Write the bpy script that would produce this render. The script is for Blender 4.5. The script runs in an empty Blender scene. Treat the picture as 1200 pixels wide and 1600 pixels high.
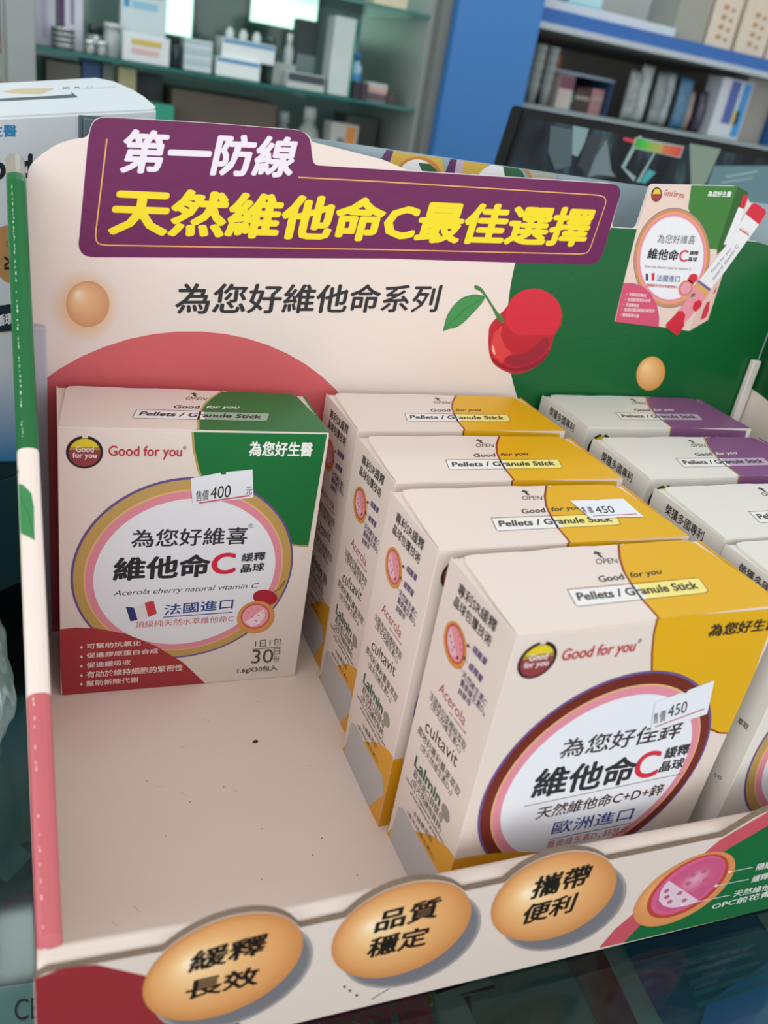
import bpy, bmesh, math, random
from mathutils import Vector, Matrix
from mathutils.geometry import tessellate_polygon
random.seed(7)
SC = bpy.context.scene
COL = SC.collection
# ---------------------------------------------------------------- camera
cam_d = bpy.data.cameras.new('camera')
cam = bpy.data.objects.new('camera', cam_d)
COL.objects.link(cam)
cam.location = (-0.01568, -0.3255, 0.2725)
cam.rotation_euler = (1.09708, -0.16097, -0.3766)
cam_d.sensor_fit = 'VERTICAL'
cam_d.sensor_height = 36.0
cam_d.lens = 1334.50318 / 1600 * 36.0
cam_d.clip_start = 0.02
cam_d.clip_end = 20
cam_d.dof.use_dof = True
cam_d.dof.focus_distance = 0.38
cam_d.dof.aperture_fstop = 11.0
SC.camera = cam
# ---------------------------------------------------------------- world, lamps, exposure
w = bpy.data.worlds.new('world')
SC.world = w
w.use_nodes = True
w.node_tree.nodes['Background'].inputs[0].default_value = (0.96, 0.975, 1.0, 1)
w.node_tree.nodes['Background'].inputs[1].default_value = 0.9


def area(name, loc, rot, sx, sy, power, col):
    d = bpy.data.lights.new(name, 'AREA')
    d.shape = 'RECTANGLE'
    d.size, d.size_y = sx, sy
    d.energy = power
    d.color = col
    o = bpy.data.objects.new(name, d)
    o.location = loc
    o.rotation_euler = rot
    COL.objects.link(o)
    return o


area('ceiling_lamp', (-0.25, -0.55, 1.55), (math.radians(-8), 0, 0), 1.2, 0.35, 2.2, (1.0, 0.93, 0.86))
area('ceiling_lamp', (0.7, -0.1, 1.6), (0, 0, 0), 1.2, 0.3, 1.2, (1.0, 0.96, 0.92))
area('ceiling_lamp', (0.6, 0.95, 1.55), (math.radians(62), 0, 0), 1.2, 0.25, 15, (0.92, 1.0, 0.98))
area('shopfront_window', (-1.7, -0.9, 0.75), (0, math.radians(-78), math.radians(25)), 1.6, 1.8, 19, (1.0, 0.97, 0.95))  # added fill from the left, unseen, lifts the carton sides
area('open_shopfront', (0.35, -2.3, 0.55), (math.radians(86), 0, 0), 3.0, 1.5, 20, (1.0, 0.985, 0.97))  # added fill behind the camera, brightens the faces turned to it
area('ceiling_lamp', (0.7, 1.3, 1.9), (math.radians(20), 0, 0), 1.6, 0.3, 14, (0.94, 1.0, 0.99))  # extra unseen lamp, added to brighten the wall behind the cabinet
SC.view_settings.view_transform = 'Standard'
SC.view_settings.look = 'None'
SC.view_settings.gamma = 1
SC.view_settings.use_curve_mapping = False
SC.view_settings.exposure = 0.0
# ---------------------------------------------------------------- printed artwork, in millimetres on each surface
WB = [[-16.09, 100.0, 230.98], 0.0848, 0.6529]
WOUT = [(-0.0, -0.0), (90.53, 0.0), (96.68, 6.47), (117.62, 35.44), (132.23, 59.95), (145.84, 86.88), (144.62, 101.47), (66.79, 86.46)]
ART = {
'G_front': [
('P','0f6b35',1,[(51.6,131.64),(52.47,124.26),(55.03,114.5),(58.93,105.71),(66.5,95.29),(77.79,86.4),(89.32,79.64),(100.84,76.48),(107.52,75.7),(108.87,131.91)],0),
('L','b09a58',2,0.9,[(51.6,131.64),(52.47,124.26),(55.03,114.5),(58.93,105.71),(66.5,95.29),(77.79,86.4),(89.32,79.64),(100.84,76.48),(107.52,75.7)],1),
('P','a03238',5,[(-0.58,36.96),(6.53,37.42),(15.43,36.31),(28.01,32.27),(41.16,24.45),(53.77,14.03),(65.28,0.04),(0.72,-1.05)],0),
('T','可幫助抗氧化',(11.0,25.26),(34.52,25.26),(11.0,28.33),'e6d3cf',6,0.02),
('P','e6d3cf',6,[(9.42,26.43),(9.31,26.01),(9.03,25.76),(8.69,25.79),(8.41,26.09),(8.3,26.53),(8.41,26.95),(8.69,27.19),(9.03,27.17),(9.31,26.87)],0),
('T','促進膠原蛋白合成',(11.01,20.2),(42.41,20.2),(11.01,23.12),'e6d3cf',6,0.02),
('P','e6d3cf',6,[(9.43,21.24),(9.32,20.81),(9.04,20.57),(8.69,20.6),(8.41,20.9),(8.3,21.34),(8.41,21.77),(8.69,22.02),(9.04,21.99),(9.32,21.69)],0),
('T','促進鐵吸收',(11.03,14.62),(30.35,14.62),(11.03,17.79),'e6d3cf',6,0.02),
('P','e6d3cf',6,[(9.43,15.84),(9.33,15.4),(9.04,15.15),(8.69,15.19),(8.41,15.49),(8.3,15.95),(8.41,16.38),(8.69,16.63),(9.04,16.59),(9.33,16.29)],0),
('T','有助於維持細胞的緊密性',(11.05,8.97),(54.09,8.97),(11.05,12.75),'e6d3cf',6,0.02),
('P','e6d3cf',6,[(9.44,10.51),(9.33,10.07),(9.05,9.83),(8.69,9.86),(8.41,10.17),(8.3,10.63),(8.41,11.07),(8.69,11.32),(9.05,11.28),(9.33,10.97)],0),
('T','幫助新陳代謝',(10.83,4.04),(34.09,4.04),(10.83,7.35),'e6d3cf',6,0.02),
('P','e6d3cf',6,[(9.45,5.59),(9.34,5.15),(9.05,4.9),(8.7,4.93),(8.41,5.25),(8.3,5.71),(8.41,6.16),(8.7,6.41),(9.05,6.37),(9.34,6.06)],0),
('T','為您好生醫',(75.51,121.13),(103.38,121.13),(75.51,128.04),'e6eae6',6,0.03),
('T','為您好維喜',(28.59,77.42),(78.55,77.74),(28.91,86.33),'2c2e36',6,0.018),
('T','維他命',(21.47,60.87),(63.06,61.21),(21.92,72.88),'23262c',6,0.035),
('T','C',(63.85,61.89),(74.77,62.52),(63.43,73.12),'c92740',6,0.03),
('T','緩釋',(76.95,68.41),(87.93,68.97),(76.92,72.91),'2b2d33',6,0.03),
('T','晶球',(77.08,62.56),(88.0,63.22),(77.06,67.13),'2b2d33',6,0.03),
('T','Acerola cherry natural vitamin C',(21.71,52.4),(85.1,53.14),(22.99,55.96),'26262a',6,0),
('T','®',(78.66,85.97),(80.93,86.06),(78.57,88.28),'404040',6,0),
('P','27336e',6,[(27.32,47.26),(30.86,46.46),(32.66,39.7),(29.57,39.04)],0),
('P','d9dadd',6,[(30.86,46.46),(35.37,48.75),(37.26,40.83),(32.66,39.7)],0),
('P','c03a44',6,[(35.37,48.75),(39.26,49.66),(40.92,42.62),(37.26,40.83)],0),
('T','法國進口',(44.02,41.39),(75.12,43.02),(44.12,47.2),'25408a',6,0.015),
('L','25408a',6,0.5,[(43.83,40.38),(75.28,41.06)],0),
('T','頂級純天然水萃維他命C',(31.63,35.23),(75.97,35.71),(31.76,38.89),'bb3440',6,0),
('P','a81c33',6,[(95.92,47.36),(95.88,46.8),(95.74,46.26),(95.5,45.77),(95.16,45.31),(94.74,44.92),(94.23,44.58),(93.65,44.3),(93.0,44.1),(92.3,43.97),(91.57,43.92),(90.81,43.95),(90.03,44.05),(89.25,44.23),(88.49,44.47),(87.76,44.79),(87.06,45.17),(86.42,45.6),(85.83,46.07),(85.32,46.59),(84.89,47.14),(84.55,47.7),(84.3,48.28),(84.15,48.86),(84.09,49.43),(84.14,49.98),(84.28,50.5),(84.52,50.99),(84.86,51.43),(85.28,51.83),(85.78,52.16),(86.35,52.43),(86.98,52.63),(87.66,52.76),(88.39,52.82),(89.14,52.8),(89.91,52.7),(90.68,52.54),(91.43,52.3),(92.17,51.99),(92.87,51.63),(93.52,51.2),(94.11,50.73),(94.63,50.22),(95.07,49.67),(95.43,49.1),(95.69,48.52),(95.86,47.93)],0),
('L','6b3a2c',7,0.5,[(92.54,50.64),(96.5,52.96),(98.58,57.31)],0),
('G',7,(84.34,40.91),[(95.14,40.09),(95.54,38.64),(95.72,37.16),(95.67,35.68),(95.4,34.24),(94.9,32.88),(94.2,31.62),(93.31,30.51),(92.24,29.57),(91.04,28.83),(89.72,28.3),(88.33,27.99),(86.9,27.93),(85.46,28.1),(84.05,28.5),(82.72,29.11),(81.48,29.94),(80.37,30.94),(79.43,32.09),(78.66,33.38),(78.08,34.75),(77.72,36.19),(77.58,37.65),(77.65,39.1),(77.94,40.5),(78.45,41.83),(79.14,43.04),(80.02,44.12),(81.06,45.03),(82.23,45.76),(83.51,46.29),(84.86,46.6),(86.26,46.68),(87.67,46.55),(89.05,46.18),(90.39,45.6),(91.63,44.82),(92.75,43.85),(93.73,42.72),(94.53,41.46)],[(0,'eec07e'),(1,'c98a4a')]),
('P','c2504a',8,[(92.91,40.12),(93.18,39.18),(93.33,38.23),(93.36,37.26),(93.27,36.31),(93.06,35.38),(92.72,34.5),(92.28,33.68),(91.73,32.93),(91.09,32.28),(90.36,31.72),(89.57,31.27),(88.71,30.94),(87.82,30.73),(86.9,30.65),(85.96,30.69),(85.04,30.86),(84.14,31.16),(83.28,31.57),(82.47,32.1),(81.73,32.72),(81.06,33.43),(80.49,34.22),(80.02,35.07),(79.66,35.97),(79.41,36.91),(79.27,37.86),(79.26,38.81),(79.36,39.75),(79.58,40.65),(79.92,41.51),(80.36,42.31),(80.9,43.04),(81.53,43.68),(82.24,44.23),(83.02,44.67),(83.86,45.0),(84.73,45.22),(85.63,45.31),(86.55,45.27),(87.46,45.12),(88.35,44.84),(89.21,44.45),(90.03,43.95),(90.77,43.34),(91.45,42.65),(92.04,41.87),(92.53,41.02)],0),
('P','e39aa8',9,[(92.19,39.9),(92.43,39.08),(92.56,38.24),(92.58,37.4),(92.49,36.57),(92.29,35.76),(91.99,34.99),(91.59,34.27),(91.1,33.61),(90.52,33.04),(89.87,32.54),(89.16,32.15),(88.4,31.85),(87.6,31.66),(86.78,31.59),(85.95,31.62),(85.13,31.77),(84.33,32.02),(83.56,32.37),(82.85,32.82),(82.19,33.36),(81.6,33.98),(81.1,34.67),(80.68,35.41),(80.36,36.19),(80.14,37.01),(80.03,37.84),(80.02,38.67),(80.12,39.49),(80.32,40.29),(80.63,41.04),(81.02,41.75),(81.51,42.39),(82.08,42.95),(82.71,43.44),(83.41,43.83),(84.16,44.12),(84.94,44.31),(85.75,44.4),(86.56,44.37),(87.38,44.24),(88.17,44.0),(88.93,43.67),(89.65,43.23),(90.32,42.7),(90.91,42.1),(91.43,41.42),(91.86,40.68)],0),
('P','ecd0da',10,[(81.7,34.99),(89.96,42.06),(90.98,38.18),(88.85,33.71),(85.16,31.97)],0),
('P','cf7a8c',11,[(83.65,40.2),(83.53,39.88),(83.18,39.77),(82.81,39.93),(82.63,40.27),(82.75,40.58),(83.1,40.69),(83.47,40.53)],0),
('P','cf7a8c',11,[(85.13,37.81),(85.01,37.5),(84.66,37.39),(84.29,37.55),(84.11,37.88),(84.23,38.2),(84.58,38.31),(84.95,38.15)],0),
('P','cf7a8c',11,[(88.27,38.36),(88.15,38.04),(87.8,37.93),(87.42,38.09),(87.24,38.43),(87.36,38.75),(87.71,38.86),(88.09,38.7)],0),
('P','cf7a8c',11,[(87.28,35.36),(87.16,35.04),(86.81,34.93),(86.43,35.1),(86.25,35.44),(86.37,35.75),(86.72,35.86),(87.1,35.7)],0),
('P','cf7a8c',11,[(90.06,39.77),(89.94,39.45),(89.58,39.34),(89.21,39.5),(89.02,39.84),(89.14,40.15),(89.49,40.27),(89.87,40.11)],0),
('P','cf7a8c',11,[(84.71,42.4),(84.59,42.09),(84.24,41.98),(83.87,42.14),(83.69,42.47),(83.81,42.78),(84.16,42.89),(84.53,42.73)],0),
('P','cf7a8c',11,[(87.59,41.46),(87.47,41.14),(87.12,41.03),(86.75,41.19),(86.57,41.52),(86.69,41.84),(87.04,41.95),(87.41,41.79)],0),
('T','1日1包',(87.86,19.49),(100.99,19.97),(87.58,23.96),'55504c',6,0),
('L','55504c',6,0.4,[(86.79,18.47),(101.11,18.83)],0),
('T','30',(86.92,9.91),(97.56,9.55),(86.69,18.16),'4a4642',6,0),
('T','日',(97.62,14.12),(100.8,14.32),(97.21,18.04),'4a4642',6,0),
('T','份',(97.83,9.52),(101.03,9.71),(97.42,13.48),'4a4642',6,0),
('T','1.6gX30包入',(80.49,4.01),(100.45,3.81),(80.29,7.95),'3c3835',6,0.02),
],
'logo': [
('P','1d1a1b',3,[(17.02,122.22),(16.97,121.28),(16.8,120.36),(16.51,119.47),(16.11,118.63),(15.6,117.84),(14.99,117.13),(14.3,116.5),(13.53,115.97),(12.71,115.54),(11.83,115.24),(10.93,115.05),(10.01,114.98),(9.09,115.04),(8.19,115.21),(7.32,115.51),(6.5,115.92),(5.74,116.44),(5.06,117.05),(4.47,117.74),(3.97,118.51),(3.57,119.34),(3.29,120.21),(3.12,121.11),(3.06,122.03),(3.13,122.95),(3.31,123.85),(3.61,124.72),(4.01,125.54),(4.51,126.31),(5.1,127.0),(5.78,127.61),(6.53,128.13),(7.34,128.55),(8.19,128.86),(9.07,129.05),(9.97,129.13),(10.88,129.09),(11.77,128.93),(12.63,128.66),(13.45,128.27),(14.21,127.77),(14.9,127.18),(15.52,126.5),(16.03,125.75),(16.45,124.92),(16.76,124.05),(16.95,123.14)],0),
('G',4,(10.0,118.98),[(16.01,121.97),(15.95,121.02),(15.73,120.08),(15.38,119.19),(14.89,118.37),(14.27,117.63),(13.55,117.0),(12.75,116.49),(11.87,116.12),(10.95,115.89),(10.0,115.81),(9.06,115.87),(8.15,116.09),(7.28,116.45),(6.48,116.95),(5.77,117.56),(5.16,118.28),(4.68,119.09),(4.33,119.96),(4.11,120.87),(4.05,121.81),(4.12,122.75),(4.35,123.67),(4.7,124.54),(5.19,125.34),(5.79,126.06),(6.5,126.68),(7.29,127.18),(8.15,127.55),(9.05,127.79),(9.98,127.88),(10.91,127.82),(11.82,127.62),(12.68,127.28),(13.49,126.8),(14.21,126.21),(14.82,125.5),(15.32,124.7),(15.7,123.84),(15.93,122.92)],[(0,'8e3a40'),(1,'8a3b40')]),
('P','d8c328',5,[(4.75,124.35),(5.54,125.63),(7.22,127.14),(8.89,127.86),(11.17,127.9),(12.86,127.13),(14.36,126.01),(15.28,124.52)],0),
('P','a58a3a',5,[(4.25,122.97),(4.75,124.35),(15.28,124.52),(15.8,123.13)],0),
('P','dccfc6',5,[(8.99,129.79),(11.36,129.84),(11.16,128.24),(9.19,128.2)],0),
('T','Good',(6.71,122.19),(13.47,122.19),(6.71,124.72),'e8dede',7,0.02),
('T','for you',(5.52,118.93),(14.5,118.93),(5.52,121.95),'e8dede',7,0.02),
('T','Good for you',(18.99,119.18),(47.88,119.18),(18.99,125.15),'b5303c',6,0.022),
('T','®',(48.06,123.71),(49.59,123.71),(48.06,125.41),'444444',6,0),
],
'G_sticker': [
('quad',[(53.54,98.45),(79.5,101.45),(77.79,114.99),(66.7,113.68),(66.57,112.54),(64.64,112.54),(64.24,113.41),(51.95,110.63)]),
('T','售',(54.59,99.72),(57.16,99.96),(54.51,104.83),'1c1c1c',2,0),
('T','價',(57.38,100.08),(60.07,100.45),(57.29,105.08),'1c1c1c',2,0),
('T','400',(60.73,100.83),(69.23,101.79),(60.78,106.72),'1c1c1c',2,0),
('L','c2384e',2,0.6,[(56.2,99.06),(77.77,102.51)],0),
('T','元',(75.87,102.79),(78.66,103.03),(75.76,106.68),'333333',2,0),
],
'D_front': [
('T','為您好佳鋅',(31.16,77.05),(84.31,76.31),(31.06,85.89),'3a3034',6,0.016),
('T','維他命',(24.7,59.89),(69.63,57.21),(24.05,74.11),'22262c',6,0.03),
('T','C',(69.76,58.41),(81.34,58.27),(67.28,72.17),'c92740',6,0.02),
('T','緩釋',(81.27,66.51),(93.06,66.49),(80.48,72.32),'2b2d33',6,0.03),
('T','晶球',(81.34,59.75),(93.25,59.63),(80.9,65.37),'2b2d33',6,0.03),
('L','6b5a4c',6,0.35,[(23.23,56.84),(93.95,56.46)],0),
('T','天然維他命C+D+鋅',(29.98,48.42),(87.77,46.91),(30.01,54.8),'44302a',6,0.02),
('T','歐洲進口',(39.67,38.27),(77.15,36.54),(39.56,45.06),'25408a',6,0.01),
('L','25408a',6,0.4,[(39.94,35.91),(77.95,34.36)],0),
('T','蕎麥維生素D₃·鋅酵母',(39.7,30.85),(77.77,28.94),(39.48,35.27),'bb3440',6,0),
],
'Y_patch': [
('P','d8a60a',1,[(52.87,133.07),(53.64,127.18),(55.99,118.94),(59.19,110.31),(67.42,98.4),(82.02,86.98),(104.99,74.73),(112.69,73.02),(106.9,131.27)],0),
('L','8a3a26',2,0.8,[(52.87,133.07),(53.64,127.18),(55.99,118.94),(59.19,110.31),(67.42,98.4),(82.02,86.98),(104.99,74.73),(112.69,73.02)],0),
('T','為您好生醫',(78.23,122.39),(111.16,121.88),(77.82,127.82),'2e2820',6,0.03),
('P','d99a14',5,[(0.0,0.0),(0.0,37.0),(8.0,36.6),(17.0,35.4),(25.0,33.5),(36.0,30.5),(46.0,26.7),(55.0,21.5),(62.0,16.5),(67.0,12.0),(72.0,6.0),(75.0,0.0)],0),
],
'D_sticker': [
('quad',[(69.04,82.26),(93.66,86.3),(90.18,102.26),(79.31,99.54),(79.08,98.48),(77.26,98.55),(76.83,99.06),(65.87,96.25)]),
('T','售',(68.52,86.23),(70.55,86.42),(67.12,91.3),'1c1c1c',2,0),
('T','價',(71.26,86.29),(73.8,86.63),(69.76,91.84),'1c1c1c',2,0),
('T','450',(74.21,88.14),(82.48,89.17),(72.92,93.63),'1c1c1c',2,0),
('L','c2384e',2,0.5,[(70.15,84.57),(91.21,89.26)],0),
],
'top_text': [
('P','3a3634',3,[(57.1,37.6),(58.4,37.6),(58.4,40.2),(59.7,40.2),(57.75,42.2),(55.8,40.2),(57.1,40.2)],0),
('T','OPEN',(52.58,33.72),(61.66,33.31),(54.41,37.12),'3a3634',3,0),
('T','Good',(46.31,22.76),(57.31,23.17),(47.6,26.38),'33302e',3,0.024),
('L','444444',3,0.3,[(31.11,19.64),(28.88,11.49),(29.26,10.83),(82.81,10.98),(85.16,11.99),(87.61,19.24),(86.83,20.05),(31.96,20.55),(30.95,20.18)],0),
('T','Pellets / Granule Stick',(31.29,13.58),(82.58,13.7),(32.98,18.1),'33302e',4,0.03),
],
'top_box': [
('P','e4e2e0',2,[(31.11,19.64),(28.88,11.49),(29.26,10.83),(57.95,10.91),(59.09,19.67)],0),
],
'top_box2': [
('P','e8de8a',2,[(59.09,19.67),(57.95,10.91),(82.81,10.98),(85.16,11.99),(87.61,19.24),(86.83,20.05)],0),
],
'top_foryou': [
('T','for you',(59.47,22.6),(74.1,23.43),(61.86,27.0),'33302e',3,0.024),
],
'top_patch': [
('P','d8a60a',1,[(74.16,48.66),(70.18,44.35),(64.43,35.91),(60.28,27.77),(57.59,19.88),(55.35,11.04),(54.52,4.3),(53.98,0.75),(51.75,-2.45),(101.63,-2.95),(113.73,12.15),(109.63,45.7)],0),
],
'top_line': [
('L','8a3a26',2,0.9,[(74.16,48.66),(70.18,44.35),(64.43,35.91),(60.28,27.77),(57.59,19.88),(55.35,11.04),(54.52,4.3),(53.98,0.75),(51.75,-2.45)],0),
],
'C_sticker': [
('quad',[(74.03,15.64),(85.66,16.15),(87.62,16.71),(99.06,15.87),(100.21,31.29),(88.46,31.22),(86.61,30.4),(85.44,31.03),(73.57,31.0)]),
('T','售',(72.93,20.06),(74.58,19.94),(74.96,25.79),'1c1c1c',2,0),
('T','價',(75.66,20.04),(78.03,20.05),(77.63,25.62),'1c1c1c',2,0),
('T','450',(79.19,19.79),(88.18,19.86),(81.11,25.39),'1c1c1c',2,0),
('L','c2384e',2,0.5,[(75.88,17.92),(97.64,18.12)],0),
],
'Y_side': [
('T','專利SR緩釋',(9.34,123.5),(34.91,125.4),(9.31,128.26),'1e1a1a',3,0.012),
('T','晶球包覆技術',(8.58,118.38),(34.2,119.48),(8.75,122.79),'1e1a1a',3,0.012),
('G',2,(13.75,107.56),[(21.28,111.73),(22.05,110.75),(22.65,109.67),(23.08,108.52),(23.33,107.32),(23.38,106.1),(23.24,104.89),(22.92,103.72),(22.4,102.61),(21.71,101.6),(20.86,100.7),(19.87,99.95),(18.77,99.35),(17.57,98.93),(16.3,98.7),(15.0,98.66),(13.71,98.83),(12.45,99.19),(11.25,99.75),(10.16,100.48),(9.19,101.37),(8.38,102.4),(7.74,103.53),(7.3,104.75),(7.06,106.01),(7.04,107.28),(7.22,108.53),(7.61,109.73),(8.18,110.85),(8.94,111.85),(9.84,112.72),(10.88,113.44),(12.02,113.98),(13.23,114.34),(14.49,114.51),(15.76,114.48),(17.01,114.27),(18.21,113.88),(19.34,113.31),(20.38,112.59)],[(0,'e6b060'),(1,'c98a3c')]),
('P','b84a40',3,[(20.09,111.14),(20.65,110.44),(21.12,109.69),(21.48,108.9),(21.75,108.07),(21.9,107.22),(21.94,106.37),(21.88,105.52),(21.69,104.7),(21.4,103.91),(21.0,103.17),(20.51,102.5),(19.92,101.89),(19.25,101.37),(18.5,100.95),(17.7,100.62),(16.85,100.4),(15.97,100.3),(15.07,100.31),(14.17,100.43),(13.28,100.67),(12.43,101.02),(11.62,101.48),(10.87,102.04),(10.2,102.68),(9.61,103.39),(9.12,104.18),(8.74,105.01),(8.48,105.87),(8.33,106.75),(8.3,107.64),(8.4,108.51),(8.61,109.35),(8.94,110.15),(9.37,110.89),(9.9,111.55),(10.52,112.14),(11.22,112.64),(11.99,113.03),(12.81,113.32),(13.66,113.51),(14.54,113.58),(15.42,113.53),(16.3,113.38),(17.15,113.12),(17.97,112.76),(18.74,112.3),(19.45,111.76)],0),
('P','d88a94',4,[(19.35,110.5),(19.85,109.89),(20.27,109.23),(20.6,108.53),(20.84,107.8),(21.0,107.06),(21.05,106.32),(21.0,105.59),(20.86,104.88),(20.63,104.2),(20.3,103.57),(19.88,102.99),(19.38,102.48),(18.81,102.04),(18.18,101.69),(17.49,101.42),(16.76,101.25),(16.0,101.18),(15.23,101.21),(14.45,101.34),(13.69,101.57),(12.94,101.89),(12.24,102.3),(11.59,102.79),(11.0,103.36),(10.48,103.99),(10.04,104.68),(9.7,105.4),(9.45,106.15),(9.31,106.92),(9.26,107.68),(9.32,108.43),(9.49,109.16),(9.75,109.84),(10.11,110.48),(10.55,111.05),(11.07,111.54),(11.66,111.96),(12.31,112.29),(13.01,112.53),(13.74,112.68),(14.5,112.72),(15.26,112.67),(16.02,112.52),(16.77,112.28),(17.48,111.95),(18.16,111.54),(18.79,111.06)],0),
('P','d8b4c0',5,[(10.74,110.81),(18.31,103.59),(14.72,101.95),(10.74,104.5),(9.93,107.72)],0),
('P','b8606c',6,[(11.9,107.88),(11.92,107.43),(11.65,107.03),(11.25,106.94),(10.95,107.19),(10.93,107.65),(11.2,108.05),(11.6,108.14)],0),
('P','b8606c',6,[(13.34,106.42),(13.36,105.96),(13.09,105.57),(12.69,105.47),(12.4,105.73),(12.37,106.19),(12.64,106.58),(13.04,106.67)],0),
('P','b8606c',6,[(15.44,105.88),(15.46,105.42),(15.2,105.03),(14.81,104.93),(14.51,105.19),(14.49,105.64),(14.75,106.04),(15.14,106.13)],0),
('P','b8606c',6,[(15.05,104.33),(15.08,103.87),(14.81,103.47),(14.42,103.37),(14.12,103.63),(14.1,104.09),(14.36,104.48),(14.76,104.58)],0),
('P','b8606c',6,[(17.09,111.67),(17.12,111.22),(16.86,110.84),(16.48,110.75),(16.19,111.01),(16.16,111.45),(16.42,111.83),(16.8,111.92)],0),
('P','b8606c',6,[(18.77,109.61),(18.8,109.16),(18.55,108.78),(18.16,108.69),(17.87,108.94),(17.85,109.39),(18.1,109.77),(18.48,109.86)],0),
('P','b8606c',6,[(20.17,108.17),(20.2,107.72),(19.95,107.34),(19.57,107.25),(19.28,107.5),(19.25,107.95),(19.5,108.33),(19.88,108.42)],0),
('P','b8606c',6,[(15.89,113.67),(15.91,113.22),(15.66,112.85),(15.27,112.76),(14.98,113.01),(14.95,113.46),(15.21,113.84),(15.6,113.92)],0),
('P','5a2a20',6,[(23.51,112.47),(23.52,112.04),(23.23,111.56),(22.76,111.21),(22.28,111.12),(21.99,111.34),(21.99,111.77),(22.28,112.25),(22.75,112.6),(23.22,112.68)],0),
('P','5a2a20',6,[(23.16,107.13),(23.18,106.71),(22.94,106.26),(22.54,105.94),(22.12,105.89),(21.84,106.12),(21.82,106.54),(22.06,107.0),(22.47,107.31),(22.89,107.36)],0),
('P','5a2a20',6,[(19.22,104.28),(19.24,103.85),(18.99,103.39),(18.57,103.07),(18.13,103.01),(17.85,103.24),(17.84,103.67),(18.08,104.14),(18.51,104.46),(18.94,104.51)],0),
('L','5a4a40',5,0.25,[(22.75,111.91),(24.76,112.27)],0),
('L','5a4a40',5,0.25,[(22.5,106.63),(24.83,106.35)],0),
('L','5a4a40',5,0.25,[(20.85,102.01),(23.36,101.45)],0),
('T','隔離層',(25.63,111.62),(34.41,112.55),(26.11,114.64),'5a4a78',3,0.02),
('T','緩釋層',(25.74,104.99),(34.49,105.77),(26.25,108.02),'5a4a78',3,0.02),
('T','天然維生素C',(23.36,99.77),(39.94,100.45),(23.79,102.79),'4e4468',3,0.01),
('T','蕎麥維生素D₃',(23.52,96.07),(40.7,96.98),(23.81,99.45),'4e4468',3,0.01),
('T','鋅酵母',(23.54,92.65),(32.01,93.73),(23.81,95.45),'4e4468',3,0.01),
('T','Acerola',(12.08,84.38),(31.76,85.15),(12.28,88.75),'a03440',3,0),
('T','by mexxtrak',(21.8,81.95),(33.97,82.91),(22.17,83.6),'7a5a50',3,0),
('T','法國西印度櫻桃萃取',(7.36,77.01),(35.7,77.43),(7.43,80.75),'2a2424',3,0.0),
('T','(含天然維生素C)',(9.36,74.05),(33.48,74.0),(9.57,77.47),'2a2424',3,0),
('T','cultavit',(9.39,63.66),(33.4,68.01),(9.35,69.35),'2a2424',3,0.0),
('T','奧地利專利蕎麥萃取',(4.74,58.55),(39.03,59.65),(5.16,62.62),'2a2424',3,0.0),
('T','(含天然維生素D₃)',(9.3,54.04),(34.8,55.81),(9.43,57.88),'2a2424',3,0),
('T','Lalmin',(7.76,44.88),(29.78,45.79),(7.72,50.08),'2e5a4a',3,0.03),
('T','歐洲進口鋅酵母',(8.96,40.42),(33.7,41.51),(9.09,44.43),'2a2424',3,0.0),
('T','(含天然礦物質鋅)',(8.89,36.23),(34.31,37.15),(9.05,40.21),'2a2424',3,0.0),
('T','Lalmin is a registered trademark',(4.3,34.3),(37.91,35.07),(4.35,36.44),'2a2424',3,0),
('T','of the Lallemand group',(9.68,31.8),(32.88,32.73),(9.85,34.06),'2a2424',3,0),
('P','8c8680',2,[(35.99,49.75),(36.34,49.5),(36.65,49.22),(36.93,48.91),(37.15,48.58),(37.34,48.23),(37.46,47.86),(37.54,47.5),(37.56,47.13),(37.53,46.77),(37.44,46.43),(37.29,46.1),(37.1,45.8),(36.86,45.52),(36.57,45.28),(36.24,45.08),(35.88,44.92),(35.49,44.81),(35.08,44.74),(34.66,44.72),(34.23,44.75),(33.8,44.83),(33.37,44.96),(32.96,45.13),(32.58,45.34),(32.22,45.59),(31.9,45.88),(31.62,46.2),(31.38,46.53),(31.2,46.89),(31.07,47.26),(31.0,47.63),(30.98,48.0),(31.02,48.37),(31.11,48.72),(31.26,49.05),(31.47,49.35),(31.72,49.62),(32.01,49.86),(32.34,50.05),(32.71,50.21),(33.1,50.31),(33.51,50.37),(33.94,50.39),(34.36,50.35),(34.79,50.27),(35.21,50.14),(35.61,49.96)],0),
('T','卡姆果萃取',(14.58,26.3),(30.95,28.52),(14.73,29.0),'2a2424',3,0),
('T','(含天然維生素C)',(10.81,22.54),(34.79,23.8),(10.74,24.94),'2a2424',3,0),
('P','d99a14',1,[(18.58,21.52),(30.95,32.44),(40.61,37.1),(46.76,38.32),(50.18,42.06),(56.91,11.55),(48.61,0.5),(-0.95,-1.49),(0.92,1.72),(7.52,17.77)],0),
('P','b4b4b4',2,[(3.87,19.19),(7.76,21.83),(19.12,21.58),(40.16,23.28),(44.61,17.08),(34.52,0.16),(3.89,-0.18),(2.33,0.96)],0),
],
'W_side': [
('T','榮獲多國專利',(10.51,125.27),(34.96,125.14),(10.1,129.96),'1e1a1a',3,0.012),
],
'W_side2': [
('T','萃取',(36.56,72.83),(41.88,73.46),(36.52,75.7),'2a2424',3,0.01),
('T','595',(37.06,44.99),(40.67,46.46),(36.89,46.72),'2a2424',3,0),
],
'panel': [
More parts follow.
